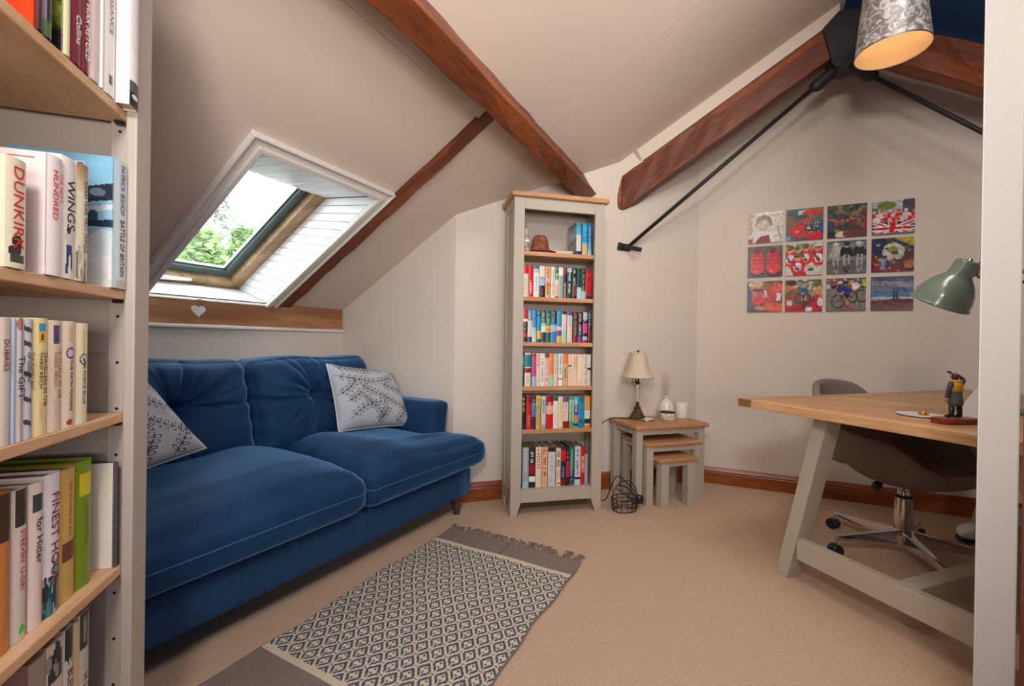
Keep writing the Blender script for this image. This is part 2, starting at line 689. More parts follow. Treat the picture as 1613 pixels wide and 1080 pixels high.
def wall(name, p, q, thick_dir, z0=0.0, n=24, ztop=None, m='wall_paint', thick=0.08):
    mb = MB()
    top = []
    for i in range(n + 1):
        t = i / n
        v = p.lerp(q, t)
        zt = ztop if ztop else roofz(bz(v.x, v.y)) + 0.004
        top.append((v, zt))
    td = Vector(thick_dir) * thick
    for i in range(n):
        (a, za), (b, zb) = top[i], top[i + 1]
        mb.hexa([(a.x, a.y, z0), (b.x, b.y, z0), (b.x + td.x, b.y + td.y, z0), (a.x + td.x, a.y + td.y, z0)],
                [(a.x, a.y, za), (b.x, b.y, zb), (b.x + td.x, b.y + td.y, zb), (a.x + td.x, a.y + td.y, za)])
    return struct(name, mb, m)


wall('wall_left', rp(-5.1, 0), rp(0, 0), -B, ztop=1.055, n=1)
wall('wall_gable', rp(0, -0.08), G1, A, n=6)
wall('wall_back', G1, CW, DW.cross(Vector((0, 0, 1))) * -1, n=10)
PE = CW + PW * 4.1
wall('wall_front', CW, PE, A, n=26)
wall('wall_rear', rp(-5.1, 0), rp(-5.1, 6.05), -A, n=24)
wall('wall_right', rp(-5.1, 6.05), rp(1.6, 6.05), B, n=1)

# roof slopes
ceil = MB()
S0, S1 = -5.2, 1.75
HS0, HS1 = -1.19, -0.58                 # skylight opening along the ridge
HU1 = 0.885 / UP.dot(B)                 # up the slope
UR = BR / UP.dot(B)


def slab(mb, s0, s1, u0, u1, d0, d1):
    mb.hexa([rf(s0, u0, d0), rf(s1, u0, d0), rf(s1, u1, d0), rf(s0, u1, d0)],
            [rf(s0, u0, d1), rf(s1, u0, d1), rf(s1, u1, d1), rf(s0, u1, d1)])


for a, b_, c_, d_ in [(S0, HS0 - .034, -0.35, UR), (HS1 + .034, S1, -0.35, UR), (HS0 - .034, HS1 + .034, HU1 + .034, UR)]:
    slab(ceil, a, b_, c_, d_, 0.0, 0.05)
struct('ceiling', ceil, 'ceiling_paint')
c2 = MB()
c2.hexa([rp(S0, BR, ZR), rp(S1, BR, ZR), rp(S1, 6.3, roofz(6.3)), rp(S0, 6.3, roofz(6.3))],
        [rp(S0, BR, ZR + .05), rp(S1, BR, ZR + .05), rp(S1, 6.3, roofz(6.3) + .05), rp(S0, 6.3, roofz(6.3) + .05)])
struct('ceiling_right', c2, 'navy_paint')

# plaster lip beside the purlin, seam line in the upper ceiling
lip = MB()
slab(lip, -3.2, 0.55, 1.66, 1.745, -0.018, 0.0)
struct('trim_1', lip, 'ceiling_paint')
seam = MB()
slab(seam, -0.056, -0.053, 1.85, 3.45, -0.0012, 0.0)
struct('trim_7', seam, 'pale_grey_paint')

# skirting boards with a moulded top
SK = [(0, 0), (0.020, 0), (0.020, 0.078), (0.015, 0.084), (0.019, 0.092), (0.012, 0.104), (0.006, 0.116), (0, 0.116)]


def skirt(name, p, q, inward):
    L = (q - p).length
    d = (q - p).normalized()
    h = math.degrees(math.atan2(d.x, d.y))
    o = empty(name, (p.x, p.y, 0), h, kind='structure')
    sgn = 1 if Vector(inward).dot(hd(h - 90)) > 0 else -1
    mb = MB()
    mb.prism(SK, lambda a, b, t: (t, sgn * a, b), 0, L)
    ob = mb.build('board', 'skirting_wood', o)
    return o


INW = DW.cross(Vector((0, 0, 1)))
skirt('baseboard_back', G1, CW, INW)
skirt('baseboard_front', CW, CW + PW * 4.0, -A)
skirt('baseboard_gable', rp(0, 0.0), G1, -A)

# ---------------------------------------------------------------- skylight
win = empty('window_1', rp(-0.885, -0.1, 1.5), 90, kind='structure')
wloc = Vector(win.location)


class RMB(MB):
    """mesh in the world put under window_1"""
    def buildw(self, name, m, parent=None, smooth=False, bevel=0.0):
        self.v = [tuple(Vector(p) - wloc) for p in self.v]
        return self.build(name, m, parent if parent is not None else win, smooth, bevel)


WD = 0.23                                # depth of the reveal
WU0, WU1 = -0.205, 0.715                 # window frame up the slope
# architrave: outer flat board and inner bead, four sides
for (s0, s1, u0, u1) in [(HS0 - .066, HS0, -0.012, HU1 + .066), (HS1, HS1 + .066, -0.012, HU1 + .066), (HS0, HS1, HU1, HU1 + .066)]:
    m_ = RMB()
    slab(m_, s0, s1, u0, u1, -0.018, 0.0)
    m_.buildw('architrave', 'white_gloss', bevel=0.004)
for (s0, s1, u0, u1) in [(HS0 - .022, HS0 + .004, -0.012, HU1 + .022), (HS1 - .004, HS1 + .022, -0.012, HU1 + .022), (HS0, HS1, HU1 - .004, HU1 + .022),
                         (HS0 - .066, HS0 - .052, -.012, HU1 + .066), (HS1 + .052, HS1 + .066, -.012, HU1 + .066), (HS0 - .06, HS1 + .06, HU1 + .052, HU1 + .066)]:
    m_ = RMB()
    slab(m_, s0, s1, u0, u1, -0.03, -0.018)
    m_.buildw('bead_moulding', 'white_gloss', bevel=0.005)
m_ = RMB()
slab(m_, HS0 - .066, HS1 + .03, -0.03, -0.004, -0.02, 0.0)
m_.buildw('sill_bead', 'white_gloss', bevel=0.004)


def lining(p0, p1, q0, q1, outw, n, name='plank', gap=0.05):
    """boards between the opening edge p0-p1 and the frame edge q0-q1"""
    for i in range(n):
        t0 = i / n + gap / n * 0.6
        t1 = (i + 1) / n - gap / n * 0.6
        a, b = p0.lerp(p1, t0), p0.lerp(p1, t1)
        c, d = q0.lerp(q1, t0), q0.lerp(q1, t1)
        o = outw * 0.010
        mm = RMB()
        mm.hexa([a, b, d, c], [a + o, b + o, d + o, c + o])
        mm.buildw(name, 'white_board', bevel=0.003)
    mm = RMB()
    o0, o1 = outw * 0.010, outw * 0.03
    mm.hexa([p0 + o0, p1 + o0, q1 + o0, q0 + o0], [p0 + o1, p1 + o1, q1 + o1, q0 + o1])
    mm.buildw('lining_back', 'white_board')


lining(rf(HS0, HU1), rf(HS1, HU1), rf(HS0, WU1, WD), rf(HS1, WU1, WD), UP, 8)
lining(rf(HS1, -0.0), rf(HS1, HU1), rf(HS1, WU0, WD), rf(HS1, WU1, WD), A, 14)
lining(rf(HS0, -0.0), rf(HS0, HU1), rf(HS0, WU0, WD), rf(HS0, WU1, WD), -A, 14)
mm = RMB()
mm.hexa([rf(HS0, 0), rf(HS1, 0), rf(HS1, WU0, WD), rf(HS0, WU0, WD)],
        [rf(HS0, 0) - UP * .03, rf(HS1, 0) - UP * .03, rf(HS1, WU0, WD) - UP * .03, rf(HS0, WU0, WD) - UP * .03])
mm.buildw('sill_board', 'white_board')

# wooden outer frame, dark sash, glass
fw = 0.07


def bar4(name, m, s0, s1, u0, u1, w, d0, d1, bevel=0.003):
    r = []
    for (a, b, c, d) in [(s0, s1, u0, u0 + w), (s0, s1, u1 - w, u1), (s0, s0 + w, u0 + w, u1 - w), (s1 - w, s1, u0 + w, u1 - w)]:
        q = RMB()
        slab(q, a, b, c, d, d0, d1)
        r.append(q.buildw(name, m, bevel=bevel))
    return r


WU1F = WU1 + 0.125
bar4('frame_rail', 'window_wood', HS0, HS1, WU0, WU1F, fw, WD - 0.01, WD + 0.09)
bar4('sash_rail', 'sash_dark', HS0 + fw, HS1 - fw, WU0 + fw, WU1F - fw, 0.05, WD + 0.03, WD + 0.07)
bar4('glazing_bead', 'steel', HS0 + fw + .05, HS1 - fw - .05, WU0 + fw + .05, WU1F - fw - .05, 0.012, WD + 0.045, WD + 0.06, 0)
q = RMB()
slab(q, HS0 + fw + .05, HS1 - fw - .05, WU0 + fw + .05, WU1F - fw - .05, WD + 0.052, WD + 0.056)
q.buildw('glass_pane', 'window_glass')
q = RMB()
for (a, b, c, d, e, f) in [(HS1 + .036, HS1 + .07, -.50, 1.20, .04, .34), (HS0 - .07, HS0 - .036, -.50, 1.20, .04, .34), (HS0 - .05, HS1 + .05, 1.12, 1.20, .04, .34), (HS0 - .05, HS1 + .05, -.5, -.44, .04, .34),
                           (HS0 - .05, HS1 + .05, WU1F - .005, 1.2, .30, .34), (HS0 - .05, HS1 + .05, -.5, WU0 + .005, .30, .34), (HS0 - .05, HS0 + .01, -.5, 1.2, .30, .34), (HS1 - .01, HS1 + .05, -.5, 1.2, .30, .34)]:
    slab(q, a, b, c, d, e, f)
q.buildw('light_shroud', 'sash_dark')  # unseen box added round the reveal to block sky light leaking through joints
# handle at the foot of the sash
hc = rf(-1.03, WU0 + fw + .005, WD + 0.0)
q = RMB()
q.tube([hc, hc + NR * -0.03], 0.012, 10)
q.tube([hc - NR * .03 - UP * .002, hc - NR * .03 + A * 0.06, hc - NR * .026 + A * 0.15], [0.013, .011, 0.008], 8)
hob = q.buildw('window_handle', 'porcelain_white', smooth=True)
q = RMB()
q.tube([hc + A * -.015, hc + A * .03 - UP * .03], 0.014, 8)
q.buildw('latch', 'steel')

# timber wall plate under the skylight and the white strip below it
pl = empty('wooden_wall_plate', rp(-2.6, 0, 1.06), RH, 'weathered timber wall plate running below the skylight above the sofa', 'beam')
q = MB()
q.box(-2.5, 2.59, -0.0, 0.05, 0.0, 0.15)
q.build('plate_timber', 'plate_wood', pl, bevel=0.004)
q = MB()
q.prism([(-0.022, -0.012), (0.0, -0.012), (0.0, 0.006), (-0.022, 0.006)], lambda a, b, t: (t, a, b), -2.5, 2.59)
st = struct('trim_2', q, 'white_gloss', bevel=0.004)
st.location = pl.location
st.rotation_euler = pl.rotation_euler
wall('wall_left_backing', rp(-5.1, -0.05), rp(0, -0.05), -B, z0=1.05, ztop=1.2, n=1)

# ---------------------------------------------------------------- roof timbers


def timber(name, label, origin, ex, length, ey, ez, w, h, taper=(1, 1), wob=0.006, m='beam_wood', n=26, seed=3, endcut=None):
    """hand cut timber: origin is a corner, ex length axis, ey width axis, ez height axis"""
    rng = random.Random(seed)
    ex, ey, ez = ex.normalized(), ey.normalized(), ez.normalized()
    M = Matrix((ex, ey, ez)).transposed().to_4x4()
    o = bpy.data.objects.new(name, None)
    o.empty_display_size = 0.1
    C.objects.link(o)
    M.translation = origin
    o.matrix_world = M
    if label:
        tag(o, label, 'beam')
    mb = MB()
    ring = []
    for i in range(n + 1):
        t = i / n
        hh = h * (taper[0] * (1 - t) + taper[1] * t)
        x = length * t
        pts = [(0, 0), (w * .5, 0), (w, 0), (w, hh * .5), (w, hh), (w * .5, hh), (0, hh), (0, hh * .5)]
        ring.append([(x, a + rng.uniform(-wob, wob), b + rng.uniform(-wob, wob)) for a, b in pts])
    vs = [p for r in ring for p in r]
    fs = []
    for i in range(n):
        for k in range(8):
            k2 = (k + 1) % 8
            fs.append((i * 8 + k, (i + 1) * 8 + k, (i + 1) * 8 + k2, i * 8 + k2))
    fs.append(tuple(range(8)))
    fs.append(tuple(n * 8 + k for k in range(8))[::-1])
    mb.add(vs, fs)
    body = mb.build('timber_body', m, o, bevel=0.005)
    return o


# big purlin: face parallel to the roof, 0.10 wide, 0.155 deep
timber('wooden_purlin', 'long varnished brown roof beam crossing the ceiling down to the tall bookcase', rf(0.65, 1.737, -0.155), -A, 3.95, UP, NR, 0.098, 0.158, wob=0.004, n=34, seed=5)
# half buried common rafter on the slope, beside the skylight
timber('wooden_rafter', 'thin dark rafter strip half buried in the sloping ceiling beside the skylight', rf(-0.505, 0.0, -0.024), UP, 1.79, A, NR, 0.078, 0.03, wob=0.004, n=20, seed=9)

# truss in front of the picture wall
TO = rp(0.777, 1.771)
TN = hd(24.2)
TU = hd(114.2)


def tp(x, z, d=0.0):
    v = TO + TU * x + TN * d
    return Vector((v.x, v.y, z))


truss = empty('roof_truss', tp(1.28, 2.5), 114.2, 'varnished timber roof truss with black iron apex plate and tie rods', 'truss')
TL = Vector(truss.location)


def to_truss(p):
    v = p - TL
    return (v.dot(TU), v.dot(TN), v.z)


def truss_beam(poly, name, d0, d1, m, wob=0.0):
    mb = MB()
    mb.prism([(x, z) for x, z in poly], lambda a, b, d: to_truss(tp(a, b, d)), d0, d1)
    return mb.build(name, m, truss, bevel=0.006)


def truss_log(ax, az0, az1, bx, bz0, bz1, name, d0, d1, n=16, seed=1, endpoly=None):
    rng = random.Random(seed)
    o = bpy.data.objects.new(name, None)
    mb = MB()
    ang = math.atan2(bz0 - az0, bx - ax)
    L = math.hypot(bx - ax, bz0 - az0)
    ca, sa = math.cos(ang), math.sin(ang)
    # object local x along the timber
    ring = []
    for i in range(n + 1):
        t = i / n
        x = ax + (bx - ax) * t
        zt = az0 + (bz0 - az0) * t
        zb = az1 + (bz1 - az1) * t
        w = 0.004
        r = [(x, zt, d0), (x, (zt + zb) / 2, d0), (x, zb, d0), (x, zb, (d0 + d1) / 2), (x, zb, d1), (x, (zt + zb) / 2, d1), (x, zt, d1), (x, zt, (d0 + d1) / 2)]
        r = [(a, b + rng.uniform(-w, w), c + rng.uniform(-w, w)) for a, b, c in r]
        ring.append(r)
    vs = []
    for r in ring:
        for x, z, d in r:
            dx, dz = x - ax, z - az0
            vs.append((dx * ca + dz * sa, d, -dx * sa + dz * ca))
    fs = []
    for i in range(n):
        for k in range(8):
            k2 = (k + 1) % 8
            fs.append((i * 8 + k, (i + 1) * 8 + k, (i + 1) * 8 + k2, i * 8 + k2)[::-1])
    fs.append(tuple(range(8))[::-1])
    fs.append(tuple(n * 8 + k for k in range(8)))
    mb.add(vs, fs)
    ob = mb.build(name, 'beam_wood', truss, bevel=0.006)
    p0 = to_truss(tp(ax, az0, 0))
    ob.location = p0
    ob.rotation_euler = (0, -ang, 0)
    return ob


truss_log(0.03, 2.150, 1.918, 1.25, 2.885, 2.69, 'rafter_beam', 0.0, 0.10, seed=2)
truss_log(2.60, 2.145, 1.90, 1.31, 2.885, 2.69, 'rafter_beam', 0.0, 0.10, seed=4)
# left foot of the rafter cut to a point
truss_beam([(0.03, 2.150), (0.03, 1.918), (0.006, 1.935), (-0.006, 2.00), (0.012, 2.075)], 'rafter_foot', 0.0, 0.09, 'beam_wood')
# iron plate and sockets
truss_beam([(1.165, 2.835), (1.215, 2.62), (1.235, 2.60), (1.28, 2.585), (1.325, 2.60), (1.345, 2.62), (1.395, 2.835), (1.32, 2.915), (1.24, 2.915)], 'apex_plate', -0.02, 0.12, 'black_iron')


def tt(x, z, d=0.05):
    return to_truss(tp(x, z, d))


q = MB()
q.tube([tt(1.135, 2.535), tt(1.165, 2.556), tt(1.22, 2.60), tt(1.25, 2.625), tt(1.28, 2.632), tt(1.31, 2.625), tt(1.34, 2.60), tt(1.40, 2.556), tt(1.43, 2.535)],
       [0.026, .033, .033, .03, .03, .03, .033, .033, .026], 12)
q.build('rod_socket', 'black_iron', truss, smooth=True)
for sg in (-1, 1):
    q = MB()
    q.ball(tt(1.28 + sg * 0.125, 2.545), 0.042, 12, 8, (1, .8, .8))
    q.build('socket_knuckle', 'black_iron', truss, smooth=True)
aw = rp(0.80, 1.85, 1.668)
awl = to_truss(aw)
q = MB()
q.tube([tt(1.15, 2.545), awl], 0.0125, 10)
q.build('tie_rod', 'black_iron', truss, smooth=True)
q = MB()
q.tube([tt(1.41, 2.545), tt(2.62, 1.50)], 0.0125, 10)
q.build('tie_rod', 'black_iron', truss, smooth=True)
# wall anchor
q = MB()
an = to_truss(rp(0.845, 1.845, 1.665))
an2 = to_truss(rp(0.79, 1.80, 1.668))
q.tube([an, an2], [0.026, 0.024], 10)
q.tube([to_truss(rp(0.80, 1.83, 1.668)), to_truss(rp(0.815, 1.935, 1.640))], 0.015, 8)
q.tube([to_truss(rp(0.79, 1.775, 1.672)), to_truss(rp(0.80, 1.80, 1.668))], 0.03, 6)
q.build('wall_anchor', 'black_iron', truss)

# plaster boxing over the rafter
bx_ = MB()
bx_.prism([(0.10, 2.318), (0.145, 2.235), (0.20, 2.262), (1.25, 2.895), (1.25, 3.0), (0.13, 2.33)], lambda a, b, d: tuple(tp(a, b, d)), 0.012, 0.09)
struct('trim_3', bx_, 'ceiling_paint')
pad = MB()
pad.prism([(-0.004, 1.885), (0.034, 1.91), (0.03, 2.0), (0.05, 2.16), (0.17, 2.235), (0.12, 2.33), (0.0, 2.26)], lambda a, b, d: tuple(tp(a, b, d)), 0.012, 0.06)
struct('trim_4', pad, 'wall_paint')

# ---------------------------------------------------------------- foreground door casing on the right and the timber door behind it
q = MB()
q.hexa([(.966, .9, 0), (1.054, .9, 0), (1.20, 1.03, 0), (1.108, 1.03, 0)], [(.966, .9, 2.6), (1.054, .9, 2.6), (1.20, 1.03, 2.6), (1.108, 1.03, 2.6)])
struct('trim_5', q, 'door_frame_paint', bevel=0.004)
dr = MB()
dr.box(1.0575, 1.78, 0.86, 0.898, 0.01, 2.6)
dro = struct('door_1', dr, 'dark_door', bevel=0.003)
q = MB()
q.box(1.205, 1.9, 0.975, 1.02, 0, 2.6)
struct('trim_6', q, 'door_frame_paint')


# ================================================================ BOOKS
def book(frame_o, frame_h, x0, x1, y, z, h, depth, cv, cover, label, group, cat='paperback book', near=None, pages='page', lean=0.0, curve=0.002, hard=False):
    """a book standing with its spine to -y of the frame; x0..x1 thickness along the frame"""
    w = x1 - x0
    a = R_(90 - frame_h)
    loc = Vector(frame_o) + Vector((math.cos(a) * x0 - math.sin(a) * y, math.sin(a) * x0 + math.cos(a) * y, z))
    mb = MB()
    cl = cv.cells()[::-1]
    nu, nv = cv.w, cv.h
    mb.grid(lambda u, v: (u * w, -curve * (1 - (2 * u - 1) ** 2), v * h), nu, nv, cl)
    t = 0.0012 if not hard else 0.0022
    cc = lin(cover)
    mb.box(0, w, 0, t, 0.0, h, cc)
    mb.box(w - t, w, t, depth, 0, h, cc)
    if near is None:
        mb.box(0, t, t, depth, 0, h, cc)
    else:
        mb.box(0.0003, t, t, depth, 0, h, cc)
        nc = near.cells()[::-1]
        mb.grid(lambda u, v: (0.0, depth * (1 - u), v * h), near.w, near.h, nc)
    o = mb.build('book', 'printed_cover', colored=True, defcol=cc)
    pg = MB()
    ins = 0.0005 if not hard else 0.004
    pg.box(t, w - t, t, depth - 0.002 - ins, 0.0008 + ins * .5, h - 0.0008 - ins)
    pg.build('pages', pages, o)
    o.location = loc
    o.rotation_euler = (0, lean, a)
    return tag(o, label, cat, group)


def font_text(parent, txt, x, z, size, col_mat, name='title', y=-0.0037, sx=1.0, align='LEFT', vert=True):
    c = bpy.data.curves.new(name, 'FONT')
    c.body = txt
    c.size = size
    c.align_x = align
    c.align_y = 'CENTER'
    c.extrude = 0.0001
    c.resolution_u = 3
    c.materials.append(MATS[col_mat])
    t_ = bpy.data.objects.new('text_source', c)
    C.objects.link(t_)
    me = bpy.data.meshes.new_from_object(t_)
    bpy.data.objects.remove(t_)
    o = bpy.data.objects.new(name, me)
    C.objects.link(o)
    o.parent = parent
    if vert:
        M = Matrix(((0, 1, 0, x), (0, 0, -1, y), (-1, 0, 0, z), (0, 0, 0, 1)))
    else:
        M = Matrix(((1, 0, 0, x), (0, 0, -1, y), (0, 1, 0, z), (0, 0, 0, 1)))
    o.matrix_local = M @ Matrix.Diagonal((sx, 1, 1, 1))
    return o


for n_, c_ in dict(ink_black=(34, 30, 32), ink_red=(206, 40, 34), ink_blue=(36, 96, 150), ink_grey=(120, 112, 112), ink_maroon=(120, 34, 50), ink_white=(235, 230, 225),
                   ink_brown=(150, 84, 50), ink_navy=(34, 44, 84)).items():
    mat(n_, srgb(*c_), 0.5)


# ================================================================ TALL BOOKCASE
BO, BH = Vector((0.003, 2.473, 0)), 77.0
tb = empty('bookcase', BO, BH, 'tall narrow grey bookcase with oak top and oak shelves full of books', 'bookcase')
GP = 'grey_paint'
for x0, x1, s in ((0, .062, 1), (.494, .556, -1)):
    q = MB()
    xi = x1 if s == 1 else x0
    xo = x0 if s == 1 else x1
    pts = [(xo, 0), (xi - s * .024, 0), (xi, .076), (xi, 1.828), (xo, 1.828)]
    q.prism(pts, lambda a, b, d: (a, d, b), 0.0, 0.022)
    q.build('front_stile', GP, tb, bevel=0.002)
MB().box(.062, .494, 0.001, .022, 1.763, 1.828).build('top_rail', GP, tb, bevel=0.002)
MB().box(.062, .494, 0.001, .022, .076, .146).build('bottom_rail', GP, tb, bevel=0.002)
for nm, x0, x1, xp0, xp1 in (('l', 0, .018, .006, .014), ('r', .538, .556, .542, .55)):
    q = MB()
    q.box(x0, x1, .022, .058, .09, 1.828)
    q.box(x0, x1, .185, .24, 0.0, 1.828)
    q.box(x0, x1, .058, .185, 1.77, 1.828)
    q.box(x0, x1, .058, .185, .93, .985)
    q.prism([(.022, .02), (.045, .02), (.062, .075), (.175, .075), (.185, .0), (.185, .15), (.022, .15)], lambda a, b, d: (d, a, b), x0, x1)
    q.build('side_frame', GP, tb, bevel=0.002)
    MB().box(xp0, xp1, .058, .185, .15, .93).box(xp0, xp1, .058, .185, .985, 1.77).build('side_panel', GP, tb)
MB().box(.018, .538, .228, .238, .10, 1.828).build('back_panel', 'pale_grey_paint', tb)
MB().box(.018, .538, .022, .228, .124, .146).build('bottom_shelf', GP, tb, bevel=0.002)
for z in (1.524, 1.262, 1.0, .743, .493):
    MB().box(.020, .536, .016, .226, z - .024, z).build('shelf', 'oak', tb, bevel=0.002)
MB().box(-.018, .577, -.02, .26, 1.829, 1.857).build('top_board', 'oak', tb, bevel=0.006)

# colours: name -> rgb
CR = dict(red=(196, 22, 30), dred=(140, 18, 26), cream=(222, 204, 178), white=(226, 222, 214), black=(30, 26, 30), dark=(44, 36, 40), blue=(60, 120, 190),
          navy=(30, 40, 86), teal=(30, 120, 136), lblue=(150, 190, 206), cyan=(20, 140, 176), yellow=(222, 176, 60), tan=(206, 164, 112), orange=(226, 120, 40),
          green=(90, 150, 100), dgreen=(20, 96, 84), pink=(226, 190, 176), grey=(150, 164, 168), lgrey=(196, 198, 196), brown=(110, 66, 46), purple=(110, 70, 130),
          magenta=(196, 70, 130), olive=(150, 160, 60), mint=(150, 206, 170), salmon=(226, 168, 136), gold=(200, 150, 70), dteal=(24, 66, 74), sky=(90, 170, 210))
